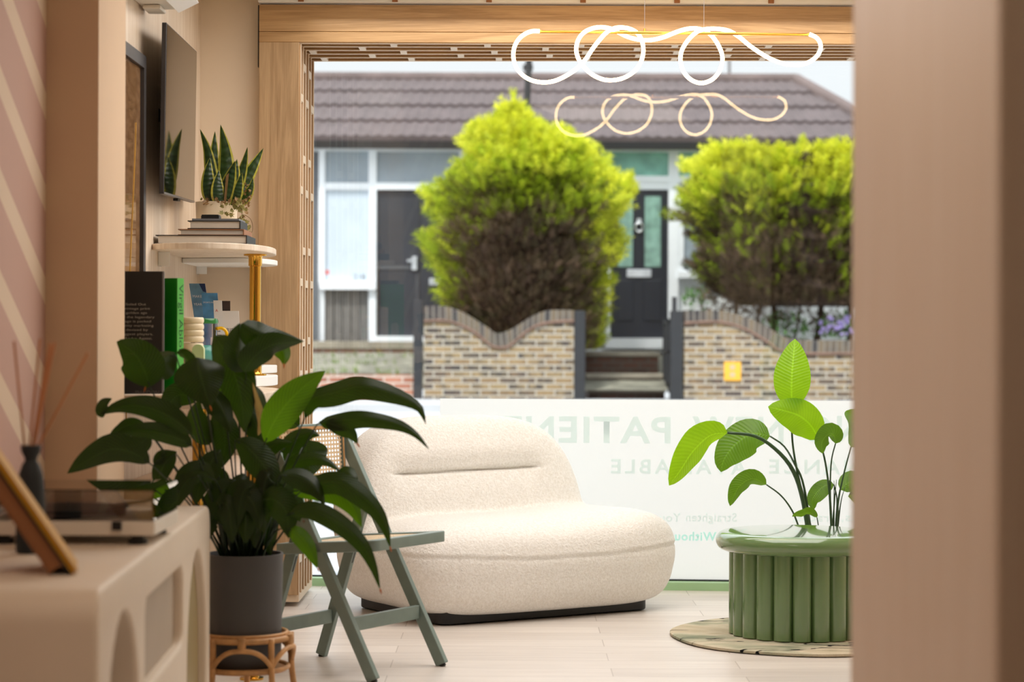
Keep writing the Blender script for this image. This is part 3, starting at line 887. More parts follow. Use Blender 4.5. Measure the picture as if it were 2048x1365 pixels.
bleaf([B(1638, 880, -.02), B(1622, 852, -.03), B(1598, 832, -.05), B(1568, 822, -.06), B(1536, 814, -.06)], 34, [base(1665), B(1660, 1000), B(1653, 940), B(1646, 905), B(1638, 880, -.02)], (0.006, 0.0036), roll=-12, fold=0.2, peak=0.66)
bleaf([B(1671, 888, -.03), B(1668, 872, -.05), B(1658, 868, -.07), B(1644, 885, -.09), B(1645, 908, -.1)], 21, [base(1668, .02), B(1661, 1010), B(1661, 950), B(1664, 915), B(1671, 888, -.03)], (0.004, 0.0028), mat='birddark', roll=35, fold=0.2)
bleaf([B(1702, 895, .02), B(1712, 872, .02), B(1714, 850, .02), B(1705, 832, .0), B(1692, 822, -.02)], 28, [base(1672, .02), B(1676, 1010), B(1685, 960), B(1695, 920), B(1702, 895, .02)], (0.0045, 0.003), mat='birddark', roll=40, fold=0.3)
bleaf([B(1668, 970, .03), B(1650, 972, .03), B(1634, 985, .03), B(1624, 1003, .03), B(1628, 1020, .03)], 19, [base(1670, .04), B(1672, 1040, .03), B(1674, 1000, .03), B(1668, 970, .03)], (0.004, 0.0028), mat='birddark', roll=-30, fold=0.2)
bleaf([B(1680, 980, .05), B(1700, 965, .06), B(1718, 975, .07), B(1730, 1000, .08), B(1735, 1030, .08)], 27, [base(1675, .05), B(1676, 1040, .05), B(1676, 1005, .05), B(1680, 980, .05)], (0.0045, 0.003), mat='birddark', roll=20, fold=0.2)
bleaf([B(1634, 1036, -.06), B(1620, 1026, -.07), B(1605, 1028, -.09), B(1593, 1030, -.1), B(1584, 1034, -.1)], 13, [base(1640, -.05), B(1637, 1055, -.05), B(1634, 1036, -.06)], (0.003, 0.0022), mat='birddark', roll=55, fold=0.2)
for x0, x1, y1 in ((1668, 1668, 962), (1672, 1690, 975), (1664, 1673, 960)):
    stalk([base(x0, .03), B((x0 + x1) / 2, 1010, .02), B(x1, y1, .02)], 0.006, 0.001)

# ================================================================== CABINET (turned a little from the wall)
CX0, CD0, CLEN, CDEP, CH = -0.801, 4.17, 2.22, 0.40, 0.652
CA = Vector((-0.042, 1, 0)).normalized(); CB = Vector((-CA.y, CA.x, 0))      # along, towards the wall
cab = thing('sideboard', 'low cream sideboard with rounded corners and arched cut-outs', 'sideboard', (CX0 - 0.2, 5.2, 0))
CO = Vector((CX0, CD0, 0))
def cmp_(x, y, z): return CO + CA * x + CB * (CDEP / 2 - z) + Vector((0, 0, y))
def arch(x0, x1, z0_, zt_, n=14):
    c = (x0 + x1) / 2; rx = (x1 - x0) / 2; rz = min(rx * 1.15, zt_ - z0_)
    return [(x1 - 0.012, z0_), (x1, z0_ + 0.012)] + [(c + rx * cos(pi * i / n), zt_ - rz + rz * sin(pi * i / n)) for i in range(n + 1)] + [(x0, z0_ + 0.012), (x0 + 0.012, z0_)]
def cabu(px):                                  # pixel column on the front edge -> length along
    k = (px - 1024) / F
    # X = CX0 + CA.x*u ; Y = CD0 + CA.y*u ; X/Y = k
    return (k * CD0 - CX0) / (CA.x - k * CA.y)
u1, u2, u3, u4, u5 = 0.13, 0.62, 0.72, 1.50, 1.60
curve_plate([rrect(0, 0.0, CLEN, CH, [0.07, 0.07, 0.01, 0.01], 10), arch(u1, u2, 0.05, 0.565), rrect(u3, 0.340, u4, 0.545, 0.045), arch(u5, CLEN - 0.085, 0.05, 0.548)],
            CDEP / 2, 0.012, cmp_, 'cabinet_body', M['cab'], cab)
MB().prism([(0.02, 0.02), (CLEN - 0.02, 0.02), (CLEN - 0.02, CH - 0.09), (0.02, CH - 0.09)], -CDEP / 2 + 0.012, -CDEP / 2 + 0.024, cmp_).build('back_panel', M['cab_in'], cab)
MB().prism(rrect(u3 - 0.004, 0.336, u4 + 0.004, 0.549, 0.047), CDEP / 2 - 0.034, CDEP / 2 - 0.024, cmp_).build('inset_panel', M['inset'], cab)
MB().prism(arch(u5 - 0.004, CLEN - 0.081, 0.046, 0.552), CDEP / 2 - 0.036, CDEP / 2 - 0.026, cmp_).build('inset_panel', M['olive'], cab)
# record sleeves standing inside the first arch
for i, (mat, lbl) in enumerate((('blackbook', 'black record sleeve in the near arch of the cream sideboard, frontmost'), ('darkgreen', 'dark green record sleeve in the near arch of the cream sideboard'), ('redink', 'red record sleeve behind the green one in the sideboard arch'), ('paper', 'pale record sleeve deepest in the near sideboard arch'))):
    u = 0.40 + 0.03 * i
    mb = MB().prism([(u, 0.052), (u + 0.012, 0.052), (u + 0.012, 0.36), (u, 0.36)], CDEP / 2 - 0.36 - 0.0, CDEP / 2 - 0.05, cmp_)
    tag(mb.build('record_sleeve', M[mat], None), lbl, 'record', 'record sleeves in the sideboard')

# ================================================================== TURNTABLE
tt = thing('turntable', 'white record player with smoked clear lid on the cream sideboard', 'record player', (-1.06, 5.3, CH))
TX0, TX1, TY0, TY1 = -1.262, -0.846, 5.10, 5.46
MB().box((TX0, TY0, CH + 0.022), (TX1, TY1, CH + 0.056)).build('turntable_base', M['offwhite'], tt, bevel=0.003)
for x, y in ((TX0 + 0.05, TY0 + 0.035), (TX1 - 0.045, TY0 + 0.03), (TX0 + 0.05, TY1 - 0.05), (TX1 - 0.045, TY1 - 0.05)):
    MB().lathe((x, y, CH + 0.0005), [(0, 0), (0.023, 0), (0.024, 0.012), (0.015, 0.013), (0.015, 0.022), (0, 0.022)], 20).build('foot', M['black'], tt)
MB().lathe((-1.09, 5.28, CH + 0.0562), [(0, 0), (0.14, 0), (0.142, 0.004), (0.142, 0.016), (0.14, 0.018), (0, 0.018)], 48).build('platter', M['darkgrey'], tt, smooth=True, auto=40)
MB().lathe((-1.09, 5.28, CH + 0.0745), [(0, 0), (0.148, 0), (0.148, 0.002), (0, 0.0025)], 48).build('record', M['black'], tt)
MB().cyl((-1.09, 5.28, CH + 0.0745), (-1.09, 5.28, CH + 0.09), 0.003).build('spindle', M['greymetal'], tt)
ar = MB().cyl((-0.885, 5.40, CH + 0.056), (-0.885, 5.40, CH + 0.095), 0.018).build('tonearm_pivot', M['black'], tt)
MB().tube([(-0.885, 5.43, CH + 0.094), (-0.885, 5.39, CH + 0.094), (-0.90, 5.25, CH + 0.092), (-0.955, 5.20, CH + 0.088)], 0.004, 8).build('tonearm', M['greymetal'], ar, smooth=True)
# thin-walled lid
lid = MB()
a, b, c, d, zl0, zl1, w = TX0 + 0.004, TX1 - 0.002, TY0 + 0.004, TY1, CH + 0.060, CH + 0.128, 0.003
for lo, hi in (((a, c, zl0), (b, c + w, zl1)), ((a, d - w, zl0), (b, d, zl1)), ((a, c + w, zl0), (a + w, d - w, zl1)), ((b - w, c + w, zl0), (b, d - w, zl1)), ((a, c, zl1), (b, d, zl1 + w))):
    lid.box(lo, hi)
lid.build('dust_cover', M['dust'], tt)
MB().box((TX1 - 0.10, TY0 - 0.010, CH + 0.036), (TX1 - 0.078, TY0 - 0.0005, CH + 0.056)).build('lid_catch', M['black'], tt)

# ================================================================== REED DIFFUSER
VD = 4.9
VX = P(62, 900, VD).x
dif = thing('reed_diffuser', 'dark slate blue reed diffuser bottle with thin wooden reeds on sideboard', 'reed diffuser', (VX, VD, CH))
zv = lambda y: P(62, y, VD).z
MB().lathe((VX, VD, 0), [(0, CH + 0.0005), (0.030, CH + 0.0005), (0.0335, CH + 0.006), (0.0335, CH + 0.06), (0.0325, zv(1000)), (0.0290, zv(965)), (0.0272, zv(950)), (0.020, zv(930)), (0.0135, zv(922)), (0.0150, zv(915)), (0.0215, zv(905)), (0.0232, zv(894)), (0.0215, zv(891)), (0.013, zv(893)), (0.010, zv(905)), (0, zv(906))], 36).build('bottle', M['bluegrey'], dif, smooth=True)
for x, y, dd, x0 in ((28, 683, -.05, 50), (80, 678, .05, 58), (99, 685, .0, 63), (110, 684, -.04, 66), (104, 690, .06, 64), (176, 706, .0, 70)):
    MB().cyl(P(x0, 905, VD), P(x, y, VD + dd), 0.0027, n=8).build('reed', M['reed'], dif)

# ================================================================== LEANING BOOKS ON THE SIDEBOARD
def lean(x_px, thick, length, depth, mat, label, d0, off, ang=35, name='leaning_book', pages=None):
    p = P(x_px, 1150, d0); p.z = CH + 0.001
    a = radians(ang)
    up = Vector((-sin(a), 0.0, cos(a))); nr = Vector((cos(a), 0, sin(a))); al = Vector((-0.205, 1, 0)).normalized()
    o = p - nr * off + up * ((off + thick) * tan(a) + 0.0005)
    t = thing(name, label, 'book', o)
    lift = Vector((0, 0, 0))
    c = 0.0025
    def bx(n0, n1, u0, u1, l0, l1):
        mb = MB(); vs = [o + nr * n + up * u + al * l + lift for n in (n0, n1) for u in (u0, u1) for l in (l0, l1)]
        mb.add(vs, [(0, 1, 3, 2), (4, 6, 7, 5), (0, 4, 5, 1), (2, 3, 7, 6), (1, 5, 7, 3), (0, 2, 6, 4)]); return mb
    s0 = thick * tan(a) if False else 0.0
    bx(-thick, -thick + c, s0, length, 0, depth).build('back_cover', mat, t)
    bx(-c, 0, s0, length, 0, depth).build('front_cover', mat, t)
    bx(-thick + c, -c, 0.003, length - 0.003, 0.003, depth - 0.004).build('page_block', pages or M['paper'], t)
    return t
lean(160, 0.012, 0.30, 0.22, M['mustard'], 'mustard yellow thin book leaning on the sideboard, uppermost of three', 4.44, 0.0, pages=M['mustard'])
lean(160, 0.006, 0.30, 0.22, M['blackbook'], 'thin black book leaning between the yellow and the brown one', 4.44, 0.0125, pages=M['blackbook'])
lean(160, 0.032, 0.29, 0.22, M['brown'], 'thick tan brown book leaning on the sideboard under the yellow one', 4.44, 0.019, pages=M['brown'])

# ================================================================== WALL ART, TELEVISION, AIR CONDITIONER
def wallp(px, py, off=0.0):
    x, y = unroll(px, py); X = XW + off
    d = X * F / x
    return Vector((X, d, H - y * d / F))
fr0 = wallp(293, 114, 0.03); fz = wallp(293, 650, .03).z
art = thing('framed_artwork', 'large dark framed abstract print on the left wall behind pillar', 'picture', (XW + 0.015, fr0.y - 0.4, fz - 0.3))
ya, yb, za, zb = fr0.y - 1.0, fr0.y, 1.02, fr0.z
w = 0.045
fw = [((ya, zb - w), (yb, zb)), ((ya, za), (yb, za + w)), ((ya, za + w), (ya + w, zb - w)), ((yb - w, za + w), (yb, zb - w))]
mb = MB()
for (y0, z0_), (y1, z1_) in fw: mb.box((XW + 0.001, y0, z0_), (XW + 0.03, y1, z1_))
mb.build('picture_frame', M['darkgrey'], art)
MB().box((XW + 0.001, ya + w, za + w), (XW + 0.016, yb - w, zb - w)).build('art_print', M['art'], art)
cpts = [(XW + 0.017, fr0.y - 0.20 + 0.08 * sin(k * 0.35 + 2.2) - 0.03 * k / 8, zb - 0.25 - k * 0.14) for k in range(9)]
MB().tube(catmull(cpts, 40), 0.002, 6).build('painted_curve', M['mustard'], art, smooth=True)

c00 = P(334, 45, 7.75); c01 = P(328, 388, 7.75); c10 = P(394, 103, 8.775); c11 = P(389, 406, 8.775)
tv = thing('television', 'wall-mounted black flat television tilted above the shelf books', 'television', (c01 + c11) / 2)
tu = (c10 - c00).normalized(); tvv = (c00 - c01).normalized(); tn = tvv.cross(tu).normalized()
if tn.x < 0: tn = -tn
def tvp(u, v, n): return c01.lerp(c11, u).lerp(c00.lerp(c10, u), v) + tn * n
def tvbox(u0, u1, v0, v1, n0, n1):
    mb = MB(); vs = [tvp(u, v, n) for n in (n0, n1) for u in (u0, u1) for v in (v0, v1)]
    return mb.add(vs, [(0, 1, 3, 2), (4, 6, 7, 5), (0, 4, 5, 1), (2, 3, 7, 6), (1, 5, 7, 3), (0, 2, 6, 4)])
tvbox(0, 1, 0, 1, -0.018, -0.0012).build('television_case', M['darkgrey'], tv, bevel=0.002)
tvbox(0.006, 0.994, 0.012, 0.992, -0.0014, 0.0).build('screen', M['screen'], tv)
tvbox(0.0, 1.0, 0.0, 0.012, -0.001, 0.001).build('lower_bezel', M['greymetal'], tv)
mp_ = tvp(0.5, 0.5, -0.03)
tvbox(0.3, 0.7, 0.35, 0.65, -0.035, -0.018).build('mounting_plate', M['black'], tv)
MB().bar(Vector((XW + 0.001, mp_.y, mp_.z)), tvp(0.5, 0.5, -0.04), 0.2, 0.05).build('wall_bracket', M['black'], tv)
tvbox(0.46, 0.54, -0.016, 0.0, -0.022, -0.004).build('logo_tab', M['black'], tv)

ac = thing('air_conditioner', 'white wall air conditioner at the top of the left wall', 'air conditioner', (XW + 0.1, 7.3, 2.34))
prof = [(XW + 0.001, 2.345), (XW + 0.118, 2.348), (XW + 0.121, 2.36), (XW + 0.135, 2.361), (XW + 0.205, 2.395), (XW + 0.215, 2.55), (XW + 0.19, 2.60), (XW + 0.001, 2.60)]
MB().prism(prof, 7.02, 7.86, XZY).build('housing', M['offwhite'], ac, bevel=0.004)
MB().prism([(XW + 0.123, 2.335), (XW + 0.196, 2.372), (XW + 0.193, 2.379), (XW + 0.120, 2.343)], 7.08, 7.855, XZY).build('air_flap', M['white'], ac)
MB().box((XW + 0.1215, 7.06, 2.352), (XW + 0.1335, 7.80, 2.3608)).build('outlet_slot', M['black'], ac)
MB().box((XW + 0.012, 7.72, 2.330), (XW + 0.078, 7.855, 2.3448)).build('pipe_cover', M['offwhite'], ac, bevel=0.006)

# ================================================================== SHELF UNIT
unit = thing('corner_shelf_unit', 'tiered corner shelving of pale rounded boards on brass posts', 'shelf unit', (-1.1, 8.2, 0))
def slab(name, pts, z, th, parent=unit, mat='veneer'):
    c = catmull(pts, 48)
    return MB().prism([(p.x, p.y) for p in c] + [(XW + 0.001, c[-1].y)], z - th, z, XYZ).build(name, M[mat], parent, bevel=0.004)
v2 = lambda x, y: Vector((x, y, 0))
ZS1 = 1.498
slab('shelf_board', [v2(XW + 0.001, 8.02), v2(-1.27, 7.93), v2(-1.15, 7.885), v2(-1.04, 7.93), v2(-0.965, 8.05), v2(-0.925, 8.28), v2(-0.94, 8.55), v2(-1.0, 8.72), v2(-1.06, 8.9), v2(-1.10, 9.235)], ZS1, 0.024)
slab('rear_shelf_board', [v2(XW + 0.001, 8.75), v2(-1.1, 8.70), v2(-1.02, 8.80), v2(-0.985, 8.95), v2(-1.0, 9.08), v2(-1.1, 9.235)], ZS1 - 0.0245, 0.022, mat='acrylic_white' if 'acrylic_white' in M else 'white')
ZS2 = 0.962
slab('shelf_board', [v2(XW + 0.001, 6.93), v2(-1.15, 6.93), v2(-0.98, 6.97), v2(-0.87, 7.08), v2(-0.832, 7.35), v2(-0.832, 7.75), v2(-0.88, 8.0), v2(-1.0, 8.35), v2(-1.10, 9.235)], ZS2, 0.046)
slab('middle_shelf_tier', [v2(XW + 0.001, 8.0), v2(-1.15, 7.98), v2(-1.02, 8.03), v2(-0.945, 8.18), v2(-0.922, 8.4), v2(-0.94, 8.6), v2(-1.0, 8.75), v2(-1.1, 9.235)], 1.002, 0.039, mat='white')
slab('rear_shelf_tier', [v2(XW + 0.001, 8.78), v2(-1.15, 8.73), v2(-1.03, 8.78), v2(-0.985, 8.93), v2(-1.0, 9.08), v2(-1.1, 9.235)], 1.036, 0.033, mat='white')
slab('low_shelf_board', [v2(XW + 0.001, 7.25), v2(-1.15, 7.25), v2(-0.98, 7.4), v2(-0.90, 7.8), v2(-0.93, 8.3), v2(-1.0, 8.6), v2(-1.1, 9.235)], 0.645, 0.046, mat='veneer2')
for y in (8.16, 9.15):
    b = MB().box((XW + 0.001, y, ZS1 - 0.078), (XW + 0.045, y + 0.004, ZS1 - 0.0245)).build('bracket', M['white'], unit)
    MB().box((XW + 0.001, y + 0.004, ZS1 - 0.078), (XW + 0.004, y + 0.06, ZS1 - 0.0245)).build('bracket_plate', M['greymetal'], b)
def post(px, d, za_, zb_, r):
    x = P(px, 682, d).x
    p = MB().cyl((x, d, za_), (x, d, zb_), r, n=28).build('brass_post', M['brass'], unit, smooth=True, auto=40)
    for z, s in ((za_, 1), (zb_, -1)):
        MB().lathe((x, d, z), [(0, 0), (r * 2.0, 0), (r * 2.0, 0.006 * s), (r * 1.3, 0.008 * s), (r * 1.18, 0.012 * s), (r * 1.18, 0.045 * s), (r * 1.01, 0.047 * s)], 32).build('flange', M['brass'], p, smooth=True, auto=35)
post(510, 8.36, 1.0025, ZS1 - 0.0245, 0.0225)
post(399, 7.2, 0.6455, ZS2 - 0.0465, 0.0225)
post(506, 7.22, 0.0005, ZS2 - 0.0465, 0.0200)
post(399, 7.55, 0.0005, 0.645 - 0.0465, 0.0200)

# ------------------------------------------------------------------ books stacked on the top shelf
def lying(px0, px1, d, zb_, th, depth, mat, label, rot=0.0, cover=0.0035, bow=True):
    x0, x1 = P(px0, 460, d).x, P(px1, 460, d).x
    t = thing('stacked_book', label, 'book', ((x0 + x1) / 2, d + depth / 2, zb_), 'books stacked on the top shelf')
    Mx = Matrix.Translation((x0, d, zb_)) @ Matrix.Rotation(rot, 4, 'Z')
    w_ = x1 - x0
    MB().box((0, 0, 0), (w_, depth, cover), Mx).build('lower_cover', mat, t)
    MB().box((0, 0, th - cover), (w_, depth, th), Mx).build('upper_cover', mat, t)
    MB().box((w_ - cover, 0, cover), (w_, depth, th - cover), Mx).build('spine', mat, t)
    MB().box((0.010, 0.004, cover), (w_ - cover, depth - 0.004, th - cover), Mx).build('page_block', M['paper'], t)
    return t
zb0_ = ZS1 + 0.0008
lying(311, 494, 8.05, zb0_, 0.034, 0.27, M['blackbook'], 'widest black-covered book at the bottom of the shelf-top stack')
lying(356, 488, 8.09, zb0_ + 0.0345, 0.024, 0.24, M['brown'], 'tan book in the middle of the shelf-top stack', bow=False)
lying(375, 481, 8.10, zb0_ + 0.0590, 0.032, 0.21, M['blackbook'], 'black book with red-edged spine near the top of the shelf-top stack')
x0, x1 = P(384, 440, 8.11).x, P(478, 440, 8.11).x
tag(MB().box((x0, 8.11, zb0_ + 0.0915), (x1, 8.30, zb0_ + 0.099)).build('thin_magazine', M['greybook'], None), 'thin grey magazine lying on top of the shelf-top book stack', 'magazine')
x0, x1 = P(402, 435, 8.14).x, P(438, 435, 8.14).x
bxx = thing('small_black_box', 'small black box on the grey magazine before the white plant pot', 'box', ((x0 + x1) / 2, 8.17, zb0_ + 0.0995))
MB().box((x0, 8.14, zb0_ + 0.0995), (x1, 8.20, zb0_ + 0.112)).build('box_base', M['black'], bxx, bevel=0.0015)
MB().box((x0 + 0.002, 8.142, zb0_ + 0.1122), (x1 - 0.002, 8.198, zb0_ + 0.116)).build('box_lid', M['blackbook'], bxx, bevel=0.001)

# ------------------------------------------------------------------ snake plant
SD = 8.60
sp = thing('snake_plant', 'snake plant with yellow-edged leaves and trailing ivy in white pot', 'plant', (P(433, 440, SD).x, SD, ZS1))
sx = P(433, 440, SD).x
MB().lathe((sx, SD, ZS1 + 0.0008), [(0, 0), (0.070, 0), (0.078, 0.006), (0.083, 0.185), (0.0835, 0.192), (0.079, 0.192), (0.076, 0.178), (0, 0.178)], 48, ell=0.9).build('pot', M['ceramic'], sp, smooth=True, auto=40)
MB().lathe((sx, SD, ZS1 + 0.178), [(0, 0), (0.0765, 0.001), (0.05, 0.012), (0, 0.016)], 30, ell=0.9).build('soil', M['soil'], sp)
k8 = SD / F
def sn(x, y, dd=0.0): return P(x, y, SD + dd)
for pts, w, r in (([sn(432, 408, .02), sn(422, 350, .02), sn(414, 300, .02), sn(400, 258, .0)], 11, 15), ([sn(430, 408, .04), sn(428, 350, .04), sn(429, 300, .04), sn(430, 262, .04)], 11, -10),
                  ([sn(448, 408, .02), sn(452, 350, .02), sn(450, 300, .02), sn(441, 249, .0)], 14, 10), ([sn(455, 408, -.03), sn(463, 370, -.04), sn(471, 345, -.05), sn(474, 318, -.05)], 13, -15),
                  ([sn(462, 408, .0), sn(478, 360, .0), sn(488, 325, .0), sn(495, 294, .0)], 10, 25), ([sn(470, 408, .02), sn(488, 365, .03), sn(508, 330, .04), sn(527, 296, .05)], 12, 10),
                  ([sn(444, 410, -.05), sn(450, 380, -.06), sn(460, 350, -.06), sn(470, 322, -.06)], 15, 30), ([sn(425, 410, -.05), sn(418, 385, -.06), sn(416, 350, -.06), sn(420, 315, -.05)], 12, 5),
                  ([sn(478, 412, -.03), sn(492, 395, -.04), sn(502, 375, -.05), sn(506, 355, -.05)], 8, 5), ([sn(466, 412, -.06), sn(474, 385, -.07), sn(480, 360, -.07), sn(484, 345, -.07)], 9, 20),
                  ([sn(440, 412, -.06), sn(437, 390, -.07), sn(436, 365, -.07), sn(438, 340, -.06)], 11, -12)):
    mb = MB(); leaf_mesh(mb, pts, w * 1.3 * k8, roll=r, fold=0.35, peak=0.62, basew=0.75, n=20); mb.build('leaf', M['snake'], sp, smooth=True, open=True)
mb = MB().add([sn(447, 410, -.065), sn(452, 408, -.065), sn(455, 375, -.07), sn(458, 346, -.072), sn(452, 352, -.072)], [(0, 1, 2, 3, 4)]); mb.build('dry_brown_leaf', M['ivydry'], sp, open=True)
def ivyleaf(mb, p, s):
    a = random.uniform(0, 6.28); t = Vector((cos(a), random.uniform(-0.5, 0.5), sin(a))).normalized()
    q = Vector((random.uniform(-1, 1), random.uniform(-1.5, -0.2), random.uniform(-1, 1))); sd = t.cross(q).normalized()
    pr = [(0, 0), (.55, .25), (.35, .45), (.42, .75), (.12, .62), (0, 1.1), (-.12, .62), (-.42, .75), (-.35, .45), (-.55, .25)]
    nn = sd.cross(t)
    mb.add([p + sd * (x * s) + t * (y * s) + nn * (abs(x) * 0.3 * s) for x, y in pr], [(0, 1, 2, 3, 4), (0, 4, 5), (0, 5, 6), (0, 6, 7, 8, 9)], [(y, 0.5 + x * 0.6) for x, y in pr])
m1, m2 = MB(), MB()
for i in range(46):
    x = random.uniform(400, 490); ivyleaf(m2 if random.random() < 0.6 else m1, sn(x, random.uniform(396, 412), random.uniform(-.09, -.02)), random.uniform(.013, .024))
for i in range(14): ivyleaf(m1, sn(445 + i * 2.6, 420 + 10 * sin(i * .5) + random.uniform(-4, 4), -.09), random.uniform(.014, .024))
for i in range(44):
    t = i / 43; ivyleaf(m1 if random.random() < 0.7 else m2, sn(478 + 16 * t + random.uniform(-7, 7), 400 + 72 * t, -.09 - random.uniform(0, .03)), random.uniform(.014, .025))
for i in range(16):
    t = i / 15; ivyleaf(m2, sn(493 + 4 * t + random.uniform(-4, 4), 365 + 50 * t, -.05), random.uniform(.010, .018))
m1.build('ivy_leaves', M['ivy'], sp, open=True); m2.build('dry_ivy_leaves', M['ivydry'], sp, open=True)
st = [sn(470, 408, -.07), sn(483, 425, -.09), sn(490, 455, -.10), sn(496, 480, -.10), sn(505, 460, -.10), sn(502, 440, -.10), sn(490, 430, -.095)]
MB().tube(catmull(st, 40), 0.0012, 6).build('ivy_stem', M['ivydry'], sp)

# ------------------------------------------------------------------ things on the middle shelf
def onshelf(px, d): return P(px, 682, d).x
# big black book, back cover to the camera
x1 = P(328, 600, 7.06).x; x0 = x1 - 0.185
bt = P(300, 543, 7.06).z
bk1 = thing('black_book', 'tall black hardback standing with printed back cover towards the room', 'book', ((x0 + x1) / 2, 7.08, ZS2))
MB().box((x0, 7.06, ZS2 + 0.0008), (x1 - 0.006, 7.064, bt)).build('back_cover', M['blackbook'], bk1)
MB().box((x0, 7.094, ZS2 + 0.0008), (x1 - 0.006, 7.098, bt)).build('front_cover', M['blackbook'], bk1)
MB().box((x0, 7.064, ZS2 + 0.004), (x1 - 0.004, 7.094, bt - 0.004)).build('page_block', M['greybook'], bk1)
MB().box((x1 - 0.006, 7.0605, ZS2 + 0.0008), (x1, 7.064, bt)).build('jacket_edge', M['greybook'], bk1)
def bookline(s, px, py, cap, mat, name='back_cover_text', wpx=None):
    o = P(px, py, 7.0592); sz = cap * 7.06 / F / 0.70
    ob = text(name, s, sz, lambda x, y, z: o + Vector((x, 0, y)), mat, bk1)
    if wpx:
        cur = max(v.co.x for v in ob.data.vertices) - (o.x - ORG[ob].x); kk = wpx * 7.06 / F / cur
        for v in ob.data.vertices: v.co.x = (o.x - ORG[ob].x) + (v.co.x - (o.x - ORG[ob].x)) * kk
for i, (s, e) in enumerate((('Featuring, Soled Out', 292), ('1900 vintage print', 300), ('the golden age', 294), ('crafted by the legendary', 309), ('Every page is packed', 302), ('comics, witty marketing', 307), ('-talk devised by', 296), ('and biggest players.', 306), ('such as Andre Agassi,', 304))):
    n_ = len(s) * 4.15
    bookline(s, e - n_, 611 + i * 8.5, 4.6, M['greyink'], wpx=n_)
bookline('PHAIDON', 270, 789, 7.5, M['dimink'], 'publisher_lettering', 48)
# green book, angled
gz = P(340, 557, 7.16).z
pg = Vector((P(353, 682, 7.13).x, 7.13, 0)); sdir = Vector((0.42, 0.9, 0)).normalized(); cdir = Vector((-0.9, 0.42, 0)).normalized()
gb = thing('green_book', 'bright green hardback standing beside the tall black book', 'book', pg + Vector((0, 0, ZS2)))
def gbox(s0, s1, c0, c1, z0_, z1_):
    mb = MB(); vs = [pg + sdir * s + cdir * c + Vector((0, 0, z)) for s in (s0, s1) for c in (c0, c1) for z in (z0_, z1_)]
    return mb.add(vs, [(0, 1, 3, 2), (4, 6, 7, 5), (0, 4, 5, 1), (2, 3, 7, 6), (1, 5, 7, 3), (0, 2, 6, 4)])
gbox(0, 0.004, 0, 0.16, ZS2 + 0.0008, gz).build('cover', M['greenbook'], gb)
gbox(0.034, 0.038, 0, 0.16, ZS2 + 0.0008, gz).build('cover', M['greenbook'], gb)
gbox(0.0, 0.038, -0.003, 0.0, ZS2 + 0.0008, gz).build('spine', M['greenspine'], gb)
gbox(0.004, 0.034, 0.0, 0.155, ZS2 + 0.004, gz - 0.004).build('page_block', M['paper'], gb)
o = pg + sdir * 0.010 - cdir * 0.0035 + Vector((0, 0, gz - 0.02))
text('spine_lettering', 'Virgil Abloh', 0.034, lambda x, y, z: o + Vector((0, 0, -x * 1.45)) + sdir * y, M['darkgreen'], gb)
# bubble cups
def bubble(px, d, zb_, r, n, hh, label):
    x = onshelf(px, d); c = (x, d, zb_ + 0.0008); pr = [(0, 0), (r * 0.88, 0)]
    for i in range(n):
        for j in range(9):
            a = -pi / 2 + pi * j / 8
            pr.append((r * 0.9 + r * 0.12 * cos(a), (i + 0.5) * hh + 0.5 * hh * sin(a)))
    pr += [(r * 0.84, n * hh), (r * 0.8, n * hh - 0.01), (0, n * hh - 0.012)]
    tag(MB().lathe(c, pr, 40).build('ribbed_cup', M['ceramic'], None, smooth=True), label, 'cup', 'ribbed cream cups')
bubble(385, 7.62, ZS2, 0.0385, 5, 0.0332, 'lower of two stacked cream bubble-ribbed ceramic cups beside green book')
bubble(385, 7.62, ZS2 + 0.168, 0.0395, 4, 0.0222, 'upper of two stacked cream bubble-ribbed ceramic cups beside green book')
tag(MB().prism(rrect(P(384, 700, 7.45).x, ZS2 + 0.0008, P(408, 700, 7.45).x, P(396, 689, 7.45).z, [0.02, 0.02, 0.004, 0.004]), 7.45, 7.475, XZY).build('mint_card_box', M['mint'], None, bevel=0.002), 'pale mint box with rounded top before the ribbed cups', 'box')
# lidded glass jar
JD = 8.12; jx = onshelf(408, JD); jz = P(408, 648, JD).z
jar = thing('glass_jar', 'clear mauve glass mug with green lid and amber handle', 'mug', (jx, JD, 1.003))
jr = 27 * JD / F
MB().lathe((jx, JD, 0), [(0, 1.0035), (jr * 0.9, 1.0035), (jr, 1.01), (jr, jz), (jr - 0.003, jz), (jr - 0.003, 1.012), (0, 1.012)], 36).build('glass_body', M['mauve_glass'], jar, smooth=True, auto=40)
MB().lathe((jx, JD, 0), [(0, jz + 0.0005), (jr * 1.02, jz + 0.0005), (jr * 1.06, jz + 0.005), (jr * 1.06, jz + 0.012), (jr * 0.98, jz + 0.020), (0, jz + 0.022)], 36).build('lid', simple('green_glass_lid', (46, 124, 62), 0.08, var=0.05), jar, smooth=True, auto=40)
hp = [P(434, 658, JD), P(444, 657, JD), P(452, 663, JD), P(454, 673, JD), P(453, 684, JD), P(440, 694, JD), P(434, 694, JD)]
MB().tube(catmull(hp, 26), 0.0065, 10).build('handle', M['yellow_glass'], jar, smooth=True)
MB().lathe((jx, JD, 0), [(jr * 1.004, 1.06), (jr * 1.01, 1.06), (jr * 1.01, 1.12), (jr * 1.004, 1.12)], 36).build('teal_band', simple('teal_glass_band', (86, 160, 150), 0.2), jar, smooth=True)
